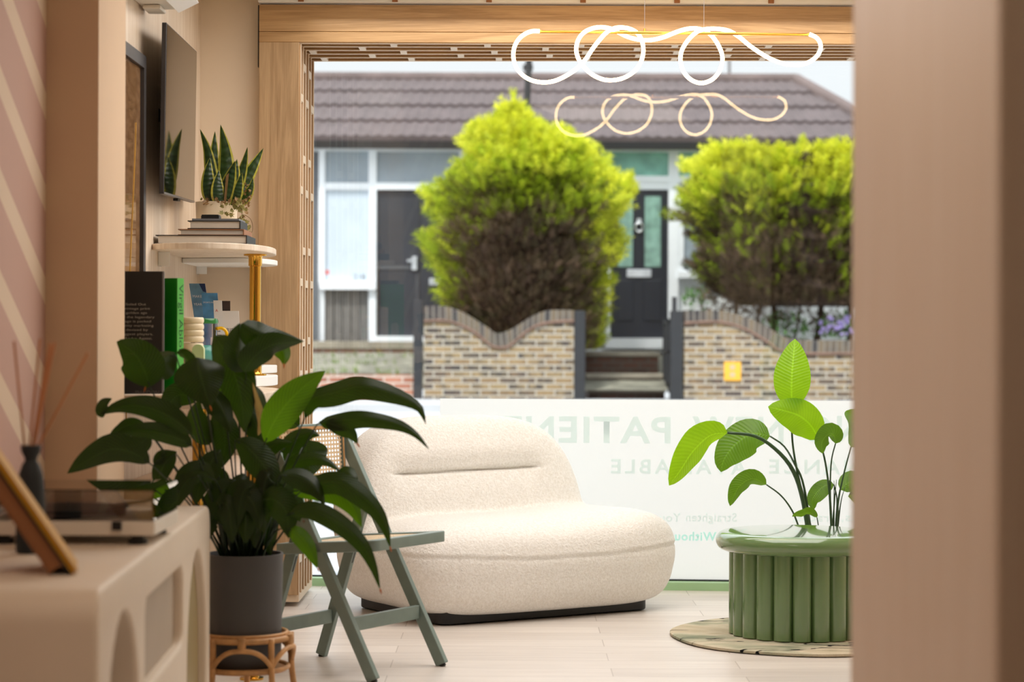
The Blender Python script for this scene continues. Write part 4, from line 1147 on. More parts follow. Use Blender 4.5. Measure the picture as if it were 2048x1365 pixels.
# leaflet rack with leaflets
LD = 8.62
rack = thing('leaflet_rack', 'clear acrylic leaflet rack with white base on the middle shelf', 'leaflet rack', (onshelf(440, LD), LD, 1.003))
MB().box((onshelf(388, LD), LD - 0.26, 1.0035), (onshelf(476, LD), LD + 0.06, 1.012)).build('rack_base', M['acrylic'], rack)
MB().box((P(421, 690, 8.36).x, 8.36, 1.0125), (P(456, 690, 8.36).x, 8.42, P(440, 675, 8.36).z)).build('white_block', M['white'], rack, bevel=0.002)
def leaflet(px0, px1, ytop, ybot, d, mat, label, lean_=0.04, rest=1.0125):
    zt_ = P(px0, ytop, d).z
    x0, x1 = P(px0, ybot, d).x, P(px1, ybot, d).x
    sh = (P(px0 - 14 if lean_ else px0, ytop, d).x - x0) * 0
    t = thing('leaflet', label, 'leaflet', ((x0 + x1) / 2, d, rest), 'leaflets in the acrylic rack')
    zb_ = rest
    hgt = zt_ - zb_
    lx = -lean_ * hgt
    def mp(x, z, n): return Vector((x0 + x + lx * z / hgt, d + 0.10 * z + n, zb_ + z))
    w_ = x1 - x0
    mb = MB(); vs = [mp(x, z, n) for n in (0, 0.004) for x in (0, w_) for z in (0, hgt)]
    mb.add(vs, [(0, 1, 3, 2), (4, 6, 7, 5), (0, 4, 5, 1), (2, 3, 7, 6), (1, 5, 7, 3), (0, 2, 6, 4)])
    mb.build('card', mat, t)
    return t, mp, w_, hgt
def ltext(L, s, fx, fy, size, mat, name='leaflet_lettering'):
    t, mp, w_, h_ = L
    text(name, s, size, lambda x, y, z: mp(w_ * fx + x, h_ * fy + y, -0.0012), mat, t)
L = leaflet(405, 437, 567, 690, 8.60, M['blue'], 'tallest blue leaflet with white headline in the acrylic rack', 0.17)
ltext(L, 'MAKE THIS', 0.10, 0.84, 0.0145, M['whiteink']); ltext(L, 'YEAR', 0.10, 0.75, 0.014, M['whiteink'])
t, mp, w_, h_ = L
MB().add([mp(w_ * .62, h_ * .999, -.001), mp(w_, h_ * .999, -.001), mp(w_, h_ * .90, -.001), mp(w_ * .8, h_ * .91, -.001)], [(0, 1, 2, 3)]).build('corner_badge', M['navy'], t, open=True)
L = leaflet(416, 448, 586, 690, 8.54, M['blue2'], 'shorter sky blue leaflet in front of the tallest blue one', 0.10)
ltext(L, 'SPORTS MASSAGE', 0.06, 0.87, 0.0085, M['whiteink'])
L = leaflet(443, 461, 602, 690, 8.52, M['skin'], 'dark photo leaflet behind the two white cards', 0.02)
t, mp, w_, h_ = L
MB().add([mp(w_ * (.5 + .28 * cos(a)), h_ * (.66 + .17 * sin(a)), -.001) for a in [2 * pi * i / 14 for i in range(14)]], [tuple(range(14))]).build('printed_portrait', simple('portrait_tone', (170, 120, 96), 0.5), t, open=True)
L = leaflet(433, 450, 601, 690, 8.47, M['whitecard'], 'narrow white leaflet with small red mark in the acrylic rack', 0.06)
ltext(L, 'A', 0.18, 0.84, 0.016, M['redink'], 'red_mark')
t, mp, w_, h_ = L
for i in range(4):
    y0_, x1_ = h_ * (0.62 - 0.055 * i), w_ * (0.8 - 0.12 * (i % 2))
    MB().add([mp(w_ * .2, y0_, -.001), mp(x1_, y0_, -.001), mp(x1_, y0_ + .0035, -.001), mp(w_ * .2, y0_ + .0035, -.001)], [(0, 1, 2, 3)]).build('text_line', M['greybook'], t, open=True)
L = leaflet(450, 483, 622, 690, 8.42, M['whitecard'], 'white card with thin round lettering, frontmost in the acrylic rack', 0.06)
ltext(L, 'RISO', 0.2, 0.66, 0.021, M['greybook'])

# ================================================================== PEACE LILY ON RATTAN STAND
PD = 6.62
pc = Vector((P(489, 1200, PD).x, PD, 0))
rr = 0.1185
zr, zb = P(489, 1108, PD).z, P(489, 1333, PD).z
stand = thing('rattan_plant_stand', 'low rattan cane plant stand holding the dark grey pot', 'plant stand', pc)
lily = thing('peace_lily', 'large dark-leaved peace lily in grey pot on rattan stand', 'plant', pc + Vector((0, 0, zb)))
MB().lathe(pc, [(0, zb), (rr * 0.80, zb), (rr * 0.90, zb + 0.012), (rr * 0.955, zb + 0.05), (rr, zr), (rr, zr + 0.002), (rr - 0.006, zr + 0.002), (rr - 0.008, zr - 0.03), (0, zr - 0.03)], 56).build('pot', M['pot'], lily, smooth=True, auto=45)
MB().lathe(pc + Vector((0, 0, zr - 0.03)), [(0, 0.0005), (rr - 0.009, 0.001), (0.06, 0.008), (0, 0.010)], 36).build('soil', M['soil'], lily)
z1r, z2r = P(489, 1282, PD - 0.1).z, P(489, 1343, PD - 0.1).z
def ring(r, z, n=48): return [pc + Vector((r * cos(2 * pi * k / n), r * sin(2 * pi * k / n), z)) for k in range(n)]
MB().tube(ring(rr + 0.023, z1r), 0.0095, 10, closed=True).build('upper_ring', M['rattan'], stand, smooth=True)
MB().tube(ring(rr + 0.012, z1r + 0.012), 0.006, 8, closed=True).build('inner_ring', M['rattan'], stand, smooth=True)
mb = MB()
mb.tube(ring(rr + 0.016, z2r), 0.0075, 10, closed=True)
mb.build('lower_ring', M['rattan'], stand, smooth=True)
mb = MB().lathe(pc + Vector((0, 0, zb - 0.0115)), [(0, 0), (rr + 0.012, 0), (rr + 0.012, 0.010), (0, 0.010)], 36)
mb.build('woven_tray', M['rattan'], stand)
for k in range(5):
    a = radians(18 + 72 * k - 18 + 22)
    dr = Vector((cos(a), sin(a), 0)); r0 = rr + 0.030
    lg = MB().tube(catmull([pc + dr * r0 + Vector((0, 0, z1r + 0.006)), pc + dr * (r0 + 0.002) + Vector((0, 0, z2r)), pc + dr * (r0 + 0.012) + Vector((0, 0, 0.06)), pc + dr * (r0 + 0.026) + Vector((0, 0, 0.0005))], 18), 0.0095, 10).build('leg', M['rattan'], stand, smooth=True)
    a2 = radians(18 + 72 * (k + 1) - 18 + 22)
    arc = []
    for i in range(17):
        f = i / 16; t = a + (a2 - a) * f
        arc.append(pc + Vector((cos(t) * (rr + 0.033), sin(t) * (rr + 0.033), z1r - 0.026 - 0.055 * abs(2 * f - 1) ** 2.6)))
    MB().tube(arc, 0.0078, 8).build('arched_brace', M['rattan'], stand, smooth=True)
    am = (a + a2) / 2
    q = pc + Vector((cos(am) * (rr + 0.026), sin(am) * (rr + 0.026), z1r))
    MB().cyl(q + Vector((0, 0, 0.011)), q - Vector((0, 0, 0.030)), 0.0125, n=12).build('binding', M['rattan'], stand, smooth=True, auto=40)

def lp(x, y, d): return P(x, y, d)
def lily_leaf(pts, wpx, mat='lily', stem=True, sx=None, tipdry=False, **k):
    k.setdefault('wave', random.uniform(.02, .09))
    P3 = [lp(*p) for p in pts]
    dm = pts[len(pts) // 2][2]
    mb = MB(); leaf_mesh(mb, P3, wpx * dm / F, n=20, **k)
    lf = mb.build('leaf', M[mat], lily, smooth=True, open=True)
    if tipdry:
        e = P3[-1]; q = (P3[-1] - P3[-2]).normalized()
        o = MB().lathe((0, 0, 0), [(0, -0.009), (0.0030, 0.0), (0.0012, 0.009), (0, 0.011)], 8).build('dry_tip', M['leaf_dead'], lily)
        rot = Vector((0, 0, 1)).rotation_difference(q).to_matrix().to_4x4()
        Mx = Matrix.Translation(e - ORG[lily]) @ rot
        for v in o.data.vertices: v.co = Mx @ (v.co + ORG[lily])
    if stem:
        b = P3[0]; x0 = sx if sx else 489 + max(-38, min(38, (pts[0][0] - 489) * 0.28 + random.uniform(-14, 14)))
        r0 = Vector((P(x0, 1110, PD).x, PD + random.uniform(-.06, .06), zr - 0.02))
        t = (P3[1] - P3[0]).normalized()
        m1_ = r0.lerp(b, 0.5) + Vector((0, 0, 0.03)); 
        MB().tube(catmull([r0, m1_, b, b + t * 0.02], 16), [0.0034 - 0.0014 * i / 16 for i in range(17)], 7).build('leaf_stalk', M['lilystem'], lily, smooth=True)
    return lf
LF = lily_leaf
# back layer
LF([(300, 868, 6.40), (285, 885, 6.38), (262, 905, 6.36), (250, 925, 6.36)], 24, 'lily', roll=20, fold=.1)
LF([(395, 800, 6.75), (360, 790, 6.74), (340, 808, 6.72), (326, 836, 6.70)], 26, 'lily', roll=10, fold=.2)
LF([(292, 855, 6.42), (262, 850, 6.40), (236, 860, 6.38), (220, 868, 6.37)], 15, 'lily', roll=30, fold=.2)
LF([(306, 926, 6.40), (326, 915, 6.40), (345, 908, 6.42), (354, 904, 6.42)], 15, 'lily', roll=0, fold=.2)
LF([(612, 880, 6.95), (612, 905, 6.95), (618, 930, 6.94), (621, 955, 6.93)], 46, 'lily', roll=8, fold=.22, peak=.6)
LF([(600, 850, 6.9), (570, 838, 6.9), (545, 850, 6.9), (520, 880, 6.88)], 30, 'lily', roll=25, fold=.2)
LF([(470, 690, 6.80), (455, 725, 6.78), (450, 760, 6.76), (462, 800, 6.75)], 30, 'lilylight', roll=10, fold=.2)
# upper left
LF([(300, 775, 6.42), (290, 745, 6.40), (272, 712, 6.38), (245, 690, 6.38), (233, 684, 6.38)], 44, roll=12, fold=.22, peak=.72, sx=455)
LF([(350, 705, 6.5), (322, 722, 6.47), (300, 745, 6.45), (290, 778, 6.44)], 34, roll=-28, fold=.55, tipdry=True)
LF([(372, 735, 6.52), (374, 722, 6.5), (366, 708, 6.48), (352, 706, 6.47)], 16, roll=30, fold=.5)
LF([(392, 715, 6.40), (398, 740, 6.38), (408, 775, 6.37), (421, 816, 6.37)], 52, roll=6, fold=.35, peak=.6, sx=470, tipdry=True)
LF([(428, 672, 6.55), (450, 705, 6.52), (472, 760, 6.50), (484, 810, 6.50), (488, 866, 6.52)], 40, roll=-12, fold=.25, peak=.72, sx=486)
LF([(408, 770, 6.5), (430, 800, 6.48), (452, 835, 6.46), (462, 868, 6.46)], 26, roll=20, fold=.3)
LF([(492, 742, 6.5), (480, 720, 6.48), (478, 680, 6.46), (480, 646, 6.46)], 36, roll=-48, fold=.3, peak=.9, sx=492)
LF([(482, 648, 6.46), (515, 668, 6.47), (550, 676, 6.5), (580, 680, 6.52), (608, 683, 6.54)], 30, roll=18, fold=.45, peak=.6, stem=False)
LF([(488, 745, 6.46), (508, 715, 6.45), (540, 692, 6.46), (572, 686, 6.49), (604, 683, 6.53)], 30, roll=-25, fold=.2, peak=.6, stem=False)
LF([(545, 690, 6.6), (560, 696, 6.58), (568, 712, 6.57), (568, 731, 6.56)], 18, 'lilylight', roll=10, fold=.3, stem=False, tipdry=True)
# right
LF([(530, 886, 6.5), (545, 850, 6.46), (572, 810, 6.44), (610, 772, 6.44), (651, 742, 6.45)], 36, 'lilylight', roll=10, fold=.2, peak=.85, sx=500)
LF([(609, 838, 6.5), (625, 800, 6.46), (670, 786, 6.42), (724, 774, 6.38), (790, 790, 6.36), (838, 815, 6.36), (852, 850, 6.36)], 27, roll=24, fold=.3, peak=.75, wave=.05, sx=508)
LF([(637, 845, 6.5), (680, 842, 6.46), (735, 838, 6.42), (790, 848, 6.40), (830, 868, 6.39), (859, 900, 6.39)], 20, roll=20, fold=.3, peak=.55, wave=.12, sx=510)
LF([(650, 845, 6.48), (680, 855, 6.46), (702, 868, 6.45), (716, 890, 6.45)], 17, roll=0, fold=.3, stem=False, tipdry=True)
LF([(557, 960, 6.6), (585, 930, 6.56), (618, 917, 6.54), (655, 925, 6.52), (684, 946, 6.52)], 15, roll=15, fold=.35, sx=515)
LF([(600, 985, 6.45), (640, 968, 6.42), (680, 966, 6.40), (720, 990, 6.38), (755, 1025, 6.38), (772, 1060, 6.38), (781, 1098, 6.38)], 24, roll=12, fold=.35, peak=.65, wave=.06, sx=520, tipdry=True)
LF([(585, 985, 6.52), (630, 975, 6.50), (675, 985, 6.48), (705, 1015, 6.47), (724, 1056, 6.47)], 28, 'lilylight', roll=10, fold=.3, peak=.7, sx=522)
LF([(577, 1029, 6.40), (622, 1020, 6.37), (675, 1045, 6.35), (720, 1085, 6.34), (745, 1130, 6.34), (761, 1182, 6.34)], 21, roll=8, fold=.35, peak=.6, sx=524, tipdry=True)
LF([(572, 1056, 6.42), (592, 1066, 6.40), (615, 1092, 6.39), (636, 1139, 6.39)], 18, 'lilylight', roll=10, fold=.3, sx=520, tipdry=True)
LF([(670, 962, 6.52), (690, 948, 6.5), (706, 955, 6.49), (714, 975, 6.49)], 18, roll=20, fold=.4)
# left dark
LF([(385, 870, 6.30), (340, 835, 6.28), (290, 815, 6.27), (240, 815, 6.27), (198, 830, 6.28)], 25, roll=16, fold=.4, peak=.7, sx=460)
LF([(206, 836, 6.28), (201, 822, 6.28), (208, 806, 6.28), (224, 797, 6.28)], 14, roll=30, fold=.2, stem=False)
LF([(385, 892, 6.32), (340, 872, 6.30), (285, 862, 6.29), (240, 868, 6.29), (222, 881, 6.29)], 21, roll=18, fold=.35, peak=.6, sx=462)
LF([(300, 927, 6.22), (262, 905, 6.2), (220, 900, 6.19), (170, 925, 6.18), (134, 948, 6.18)], 31, roll=22, fold=.25, peak=.78, sx=455)
# dense centre
for k in range(22):
    x = random.uniform(425, 560); y = random.uniform(960, 1050); d = random.uniform(6.42, 6.7); a = random.uniform(-1, 1)
    LF([(x, y, d), (x + 14 * a, y - 12, d - .02), (x + 34 * a, y + 8, d - .03), (x + 44 * a, y + random.uniform(45, 80), d - .03)], random.uniform(16, 25), 'lily', roll=random.uniform(-20, 25), fold=random.uniform(.2, .45))
for pts, w, r in (([(470, 880, 6.5), (500, 900, 6.48), (535, 945, 6.46), (548, 1005, 6.46)], 32, 10), ([(440, 900, 6.5), (420, 930, 6.48), (400, 970, 6.47), (392, 1010, 6.47)], 26, -10),
                  ([(520, 1000, 6.45), (548, 1000, 6.42), (572, 1025, 6.41), (578, 1078, 6.41)], 32, 6), ([(470, 960, 6.48), (445, 985, 6.46), (440, 1020, 6.45), (452, 1055, 6.45)], 26, 0),
                  ([(500, 930, 6.6), (525, 905, 6.6), (550, 890, 6.6), (585, 885, 6.6)], 20, 20), ([(420, 890, 6.6), (400, 860, 6.6), (392, 830, 6.6), (398, 800, 6.6)], 26, 15),
                  ([(540, 960, 6.6), (570, 985, 6.6), (590, 1010, 6.6), (600, 1045, 6.6)], 26, 8), ([(430, 960, 6.4), (400, 945, 6.38), (370, 955, 6.37), (345, 985, 6.37)], 24, 10),
                  ([(395, 950, 6.35), (372, 965, 6.35), (358, 990, 6.35), (352, 1020, 6.35)], 20, -10), ([(480, 850, 6.6), (500, 830, 6.6), (515, 860, 6.6), (520, 910, 6.6)], 26, 20),
                  ([(560, 905, 6.7), (590, 880, 6.7), (620, 868, 6.7), (640, 872, 6.7)], 20, 15), ([(350, 905, 6.4), (328, 930, 6.4), (318, 960, 6.4), (322, 985, 6.4)], 20, 0),
                  ([(455, 1000, 6.45), (480, 985, 6.43), (505, 1005, 6.42), (518, 1040, 6.42)], 28, 12), ([(500, 770, 6.65), (512, 800, 6.65), (512, 840, 6.65), (505, 880, 6.65)], 24, 14),
                  ([(430, 820, 6.62), (445, 850, 6.6), (450, 890, 6.6), (440, 940, 6.6)], 30, 0), ([(560, 950, 6.4), (600, 955, 6.4), (630, 975, 6.4), (650, 1010, 6.4)], 24, 22)):
    LF(pts, w, 'lily', roll=r + random.uniform(-8, 8), fold=random.uniform(.2, .45), wave=.03)
mb = MB()
for i in range(34):
    a, q = random.uniform(0, 6.28), random.uniform(0, 0.07)
    p0 = pc + Vector((cos(a) * q, sin(a) * q, zr - 0.025)); p1 = pc + Vector((cos(a) * q * 1.6 + random.uniform(-.03, .03), sin(a) * q * 1.3, zr + random.uniform(.08, .24)))
    mb.tube([p0, p0.lerp(p1, .5) + Vector((0.004, 0, 0)), p1], [0.0032, 0.0028, 0.001], 6)
mb.build('young_shoots', M['lilystem'], lily, smooth=True)
# one closed flower spike
mb = MB(); leaf_mesh(mb, [lp(516, 872, 6.5), lp(520, 842, 6.5), lp(511, 800, 6.5), lp(505, 765, 6.5)], 9 * 6.5 / F, roll=30, fold=.6)
mb.build('flower_spathe', simple('cream_green_spathe', (206, 186, 120), 0.5), lily, smooth=True, open=True)

# ================================================================== OUTSIDE: STREET
DW, DH, DFC = 26.0, 27.3, 29.2           # garden wall, hedge, house front
ground = MB()
ys = [(10.13, -0.06), (10.8, -0.02), (14, 0.05), (20, 0.22), (24.3, 0.33), (24.31, 0.42), (26.5, 0.44)]
for i in range(len(ys) - 1):
    (a, za_), (b, zb_) = ys[i], ys[i + 1]
    ground.add([(-12, a, za_), (14, a, za_), (14, b, zb_), (-12, b, zb_)], [(0, 1, 2, 3)])
M['road'] = simple('grey_asphalt_road', (176, 178, 182), 0.9, var=0.08, scale=2, bump=0.2)
M['paving'] = simple('mossy_garden_paving', (126, 124, 112), 0.9, var=0.45, scale=5)
struct(ground.build('street', M['road'], None, open=True))
gard = MB()
for a, za_, b, zb_ in ((26.16, .55, 29.6, 1.02),):
    gard.add([(-12, a, za_), (14, a, za_), (14, b, zb_), (-12, b, zb_)], [(0, 1, 2, 3)])
struct(gard.build('front_garden_ground', M['paving'], None, open=True))
M['stock'] = brick('yellow_stock_brick', [(52, 50, 54), (88, 76, 68), (134, 110, 80), (148, 126, 92), (74, 66, 62), (154, 132, 96), (62, 58, 58), (116, 92, 74)], (172, 164, 150), 1.0, size=0.011)
M['coping'] = brick('brick_on_edge_coping', [(48, 48, 52), (84, 76, 70), (112, 98, 80), (62, 60, 62)], (128, 122, 114), 1.0, row=0.3, width=0.075, coord='UV', size=0.008)
M['redbrick'] = brick('red_garden_brick', [(120, 72, 58), (156, 98, 78), (184, 126, 104), (136, 96, 84)], (190, 176, 164), 1.0)
M['stone'] = simple('pale_stone_step', (150, 142, 128), 0.9, var=0.2, scale=4)
M['darkbrick'] = brick('dark_step_brick', [(62, 44, 38), (96, 62, 50), (80, 60, 52)], (90, 82, 74), 1.0)

def garden_wall(label, top, low, d, zbot, thick=0.23):
    T_ = [P(x, y, d) for x, y in top]; L_ = [P(x, y, d) for x, y in low]
    tc, lc = catmull(T_, 60), catmull(L_, 60)
    w = thing('garden_wall', label, 'wall', ((T_[0].x + T_[-1].x) / 2, d + thick / 2, zbot))
    poly = [(p.x, p.z) for p in lc] + [(lc[-1].x, zbot), (lc[0].x, zbot)]
    MB().prism(poly, d, d + thick, XZY).build('brickwork', M['stock'], w)
    n = len(tc); mb = MB(); vs = []; uv = []; s = 0
    for i in range(n):
        if i: s += (tc[i] - tc[i - 1]).length
        for off in (-0.02, thick + 0.02):
            for p, v_ in ((lc[i], 0.02), (tc[i], 0.28)):
                vs.append(Vector((p.x, d + off, p.z))); uv.append((s, v_))
    fs = []
    for i in range(n - 1):
        a, b = i * 4, (i + 1) * 4
        fs += [(a, b, b + 1, a + 1), (a + 1, b + 1, b + 3, a + 3), (a + 3, b + 3, b + 2, a + 2), (a + 2, b + 2, b, a)]
    fs += [(0, 1, 3, 2), tuple((n - 1) * 4 + k for k in (0, 2, 3, 1))]
    mb.add(vs, fs, uv); mb.build('brick_coping', M['coping'], w)
    mb = MB(); mb.tube([Vector((p.x, d - 0.012, p.z - 0.01)) for p in lc], 0.022, 6); mb.build('tile_course', simple('terracotta_tile_course', (118, 94, 82), 0.9, var=0.2), w)
garden_wall('left brick garden wall with scalloped top dipping to a V under the hedge', [(848, 613), (880, 612), (904, 616), (930, 627), (953, 641), (975, 655), (994, 667), (1020, 660), (1043, 646), (1066, 632), (1092, 622), (1120, 620), (1148, 621)],
            [(848, 641), (880, 640), (904, 643), (928, 652), (950, 664), (970, 680), (987, 692), (1014, 693), (1034, 678), (1051, 664), (1072, 651), (1092, 645), (1120, 642), (1148, 641)], DW, 0.40)
garden_wall('right brick garden wall curving down, bearing the yellow plate', [(1369, 621), (1410, 621), (1440, 622), (1470, 628), (1500, 638), (1530, 652), (1552, 665), (1571, 675), (1612, 680), (1700, 681), (1800, 681), (1900, 670)],
            [(1369, 645), (1410, 643), (1440, 643), (1468, 649), (1496, 660), (1522, 675), (1542, 688), (1560, 700), (1610, 706), (1700, 706), (1800, 706), (1900, 698)], DW, 0.40)
a, b = P(1448, 762, DW - 0.012), P(1482, 724, DW - 0.012)
hy = thing('yellow_plate', 'small yellow metal plate fixed to the right brick garden wall', 'sign', ((a.x + b.x) / 2, DW - 0.01, a.z))
MB().box((a.x, DW - 0.025, a.z), (b.x, DW - 0.003, b.z)).build('plate', simple('yellow_enamel', (236, 176, 54), 0.5, var=0.06), hy, bevel=0.004)
M['plateink'] = simple('worn_grey_marking', (190, 172, 140), 0.6)
for y in (735, 750):
    q = P(1465, y, DW - 0.027); MB().box((q.x - .03, DW - .0275, q.z - .028), (q.x + .03, DW - .0255, q.z + .028)).build('marking', M['plateink'], hy)

def gatepost(px0, px1, ytop, d, label, th=0.13, finial=False, z0_=0.40):
    a, b = P(px0, ytop, d), P(px1, ytop, d)
    t = thing('gate_post', label, 'gate post', ((a.x + b.x) / 2, d, z0_), 'black gate posts')
    MB().box((a.x, d, z0_), (b.x, d + th, a.z)).build('post', M['blackmetal'], t, bevel=0.01)
    if finial:
        MB().cyl((a.x + .05, d + .05, a.z), (a.x + .05, d + .05, a.z + finial), 0.03).build('spike', M['blackmetal'], t)
    return t
gatepost(1149, 1171, 622, DW - 0.02, 'black gate post at the right end of the scalloped wall', z0_=0.42)
gatepost(1341, 1366, 622, DW - 0.02, 'black gate post with spike at the left end of the right wall', finial=0.17, z0_=0.42)
gatepost(827, 845, 600, DW - 0.02, 'tall slim black gate post left of the scalloped wall', th=0.10, finial=0.32, z0_=0.42)
# gate leaf seen edge-on by the right post
g = thing('open_gate', 'open black iron gate seen edge-on by the steps', 'gate', (P(1335, 700, 26.5).x, 26.5, .5))
gx = P(1335, 700, 26.4).x
for y in (26.2, 27.0): MB().box((gx - .015, y, .52), (gx + .015, y + .03, 1.42)).build('gate_stile', M['blackmetal'], g)
for z in (.60, 1.0, 1.36): MB().box((gx - .012, 26.2, z), (gx + .012, 27.03, z + .03)).build('gate_rail', M['blackmetal'], g)
for k in range(6): MB().cyl((gx, 26.3 + .12 * k, .6), (gx, 26.3 + .12 * k, 1.38), .008, n=8).build('gate_bar', M['blackmetal'], g)

# steps up to the right door
xa, xb = P(1176, 700, 26.6).x, P(1327, 700, 26.6).x
st = thing('front_steps', 'worn stone steps with brick risers up to the dark right door', 'steps', ((xa + xb) / 2, 26.4, 0.42))
zz = 0.42
for k, (y, d0, d1) in enumerate(((775, 26.35, 27.2), (748, 26.9, 27.7), (704, 27.5, 29.1))):
    zt_ = P(1250, y, d0).z
    MB().box((xa, d0 + .03, zz - 0.2), (xb, d1, zt_ - 0.06)).build('riser', M['darkbrick'], st)
    MB().box((xa - .02, d0, zt_ - 0.06), (xb + .02, d1, zt_)).build('tread', M['stone'], st, bevel=0.012)
    zz = zt_
# left garden: threshold, low red walls, slope
xa, xb = P(560, 700, 28.6).x, P(836, 700, 28.6).x
ls = thing('doorstep', 'long stone doorstep on red brick below the black double door', 'doorstep', ((xa + xb) / 2, 28.5, .8))
z1_ = P(700, 683, 28.4).z
MB().box((xa, 28.40, z1_ - .10), (xb, 28.95, z1_)).build('stone_slab', M['stone'], ls, bevel=0.01)
MB().box((xa, 28.45, 0.75), (xb, 28.95, z1_ - .10)).build('brick_riser', M['redbrick'], ls)
z1_ = P(700, 750, 26.1).z
xa, xb = P(560, 700, 26.1).x, P(828, 700, 26.1).x
lw = thing('low_brick_wall', 'low red brick wall at the left garden front', 'wall', ((xa + xb) / 2, 26.1, .4))
MB().box((xa, 26.08, 0.40), (xb, 26.30, z1_)).build('brickwork', M['redbrick'], lw)
mb = MB(); x2 = P(690, 715, 27.4).x
mb.prism([(26.35, 0.5), (28.4, .5), (28.4, .98), (26.35, z1_ + .02)], xa, xb, lambda a, b, c: Vector((c, a, b)))
tag(mb.build('mossy_bank', M['paving'], None), 'mossy sloping paved bank behind the low red brick wall', 'paving', kind='structure')
mb = MB(); random.seed(3)
for i in range(60):
    x = random.uniform(xa, xb); y = random.choice((26.32, 27.2, 27.9)) + random.uniform(-.08, .12); z = z1_ + 0.02 + (y - 26.35) / 2.05 * (.96 - z1_)
    for q in range(3):
        a = random.uniform(0, 6.28); h_ = random.uniform(.04, .11)
        mb.add([(x - .008, y, z - .03), (x + .008, y, z - .03), (x + cos(a) * .04, y + sin(a) * .04, z + h_)], [(0, 1, 2)])
M['weed'] = simple('grass_weed', (108, 130, 66), 0.8, var=0.3)
tag(mb.build('weeds', M['weed'], None, open=True), 'small green weeds growing along the left garden bank', 'weeds', kind='stuff')

# ------------------------------------------------------------------ house
house = thing('bungalow_terrace', 'low terraced bungalow across the street with brown tiled roof and white windows', 'house', (P(1150, 682, 29.5).x, 30.0, 0.9))
HX0, HX1 = P(430, 500, DFC).x, P(1760, 500, DFC).x
ze = P(1100, 284, DFC).z
def hb(name, px0, y0, px1, y1, n0, n1, mat, parent=None, bev=0.0):
    """block on the house front between two pixel corners, from depth n0 to n1 in front of the wall"""
    a, b = P(px0, y1, DFC - n1), P(px1, y0, DFC - n1)
    return MB().box((a.x, DFC - n1, a.z), (b.x, DFC - n0, b.z)).build(name, M[mat], parent or house, bevel=bev)
M['render'] = simple('white_render', (226, 230, 234), 0.85, var=0.04)
M['greyrender'] = simple('dark_grey_render', (92, 96, 102), 0.85, var=0.1)
M['frame'] = simple('white_window_frame', (238, 242, 248), 0.5, var=0.02)
M['blackdoor'] = simple('black_painted_door', (38, 44, 53), 0.5, var=0.2, scale=2)
M['navydoor'] = simple('dark_navy_door', (30, 34, 44), 0.4, var=0.08)
M['curtain'] = simple('pale_blue_net_blind', (196, 208, 220), 0.6, var=0.05, scale=3)
M['dimpane'] = simple('grey_blue_pane', (150, 162, 172), 0.25, var=0.15, scale=2)
M['turq'] = simple('turquoise_obscured_glass', (128, 186, 172), 0.15, var=0.28, scale=5)
M['doorglass'] = simple('leaded_green_glass', (128, 164, 152), 0.15, var=0.3, scale=8)
M['planks'] = wood('weathered_grey_boards', (84, 84, 84), (138, 134, 130), 'Z', 2.0, 0.9)
M['chrome'] = simple('polished_chrome', (220, 222, 224), 0.2, 1.0)
MB().box((HX0, DFC, 0.9), (P(640, 500, DFC).x, DFC + .2, ze)).build('end_wall', M['greyrender'], house)
MB().box((P(640, 500, DFC).x, DFC, 0.9), (P(1190, 500, DFC).x, DFC + .2, ze)).build('front_wall', M['render'], house)
MB().box((P(1190, 500, DFC).x, DFC, 0.9), (HX1, DFC + .2, ze)).build('front_wall', M['render'], house)
MB().box((HX0, DFC + 3.4, 0.9), (HX1, DFC + 3.6, ze)).build('rear_wall', M['render'], house)
def pane_frame(name, px0, y0, px1, y1, mat, fw=12, parent=None):
    f = hb(name, px0, y0, px1, y1, 0.0, 0.03, mat)
    for a, b, c, d in ((px0 - fw, y0 - fw, px1 + fw, y0), (px0 - fw, y1, px1 + fw, y1 + fw), (px0 - fw, y0, px0, y1), (px1, y0, px1 + fw, y1)):
        hb('frame_bar', a, b, c, d, 0.0, 0.07, 'frame', f)
    return f
pane_frame('window', 650, 301, 737, 366, 'dimpane')
w2 = pane_frame('window', 650, 380, 737, 562, 'curtain', 1)
o = P(706, 560, DFC - .034)
text('house_number', '218', 0.115, lambda x, y, z: o + Vector((x, 0, y)), M['greybook'], w2)
q = P(654, 545, DFC - .034); MB().box((q.x - .03, DFC - .034, q.z - .03), (q.x + .03, DFC - .031, q.z + .03)).build('red_sticker', simple('faded_red_sticker', (220, 120, 120), 0.6), w2)
hb('window_sill', 640, 563, 752, 579, 0.0, 0.16, 'frame')
bd = hb('boarding', 650, 579, 736, 690, 0.0, 0.04, 'planks')
for k in range(1, 5): hb('board_joint', 650 + 86 * k / 5 - 1, 579, 650 + 86 * k / 5 + 1, 690, 0.03, 0.045, 'black', bd)
hb('corner_post', 636, 292, 650, 700, 0.0, 0.08, 'frame'); hb('corner_post', 737, 292, 753, 700, 0.0, 0.09, 'frame')
pane_frame('window', 753, 303, 918, 366, 'dimpane')
hb('transom', 752, 366, 930, 379, 0.0, 0.10, 'frame'); hb('corner_post', 919, 300, 934, 700, 0.0, 0.09, 'frame')
hb('downpipe', 628, 560, 634, 760, 0.1, 0.16, 'greyrender')
dd = hb('double_door', 754, 381, 832, 676, 0.0, 0.04, 'blackdoor')
hb('door_leaf', 835, 381, 919, 676, 0.0, 0.04, 'blackdoor', dd)
hb('door_stile', 829, 381, 838, 676, 0.0, 0.06, 'blackdoor', dd)
hb('door_rail', 756, 533, 828, 538, 0.04, 0.055, 'greyrender', dd)
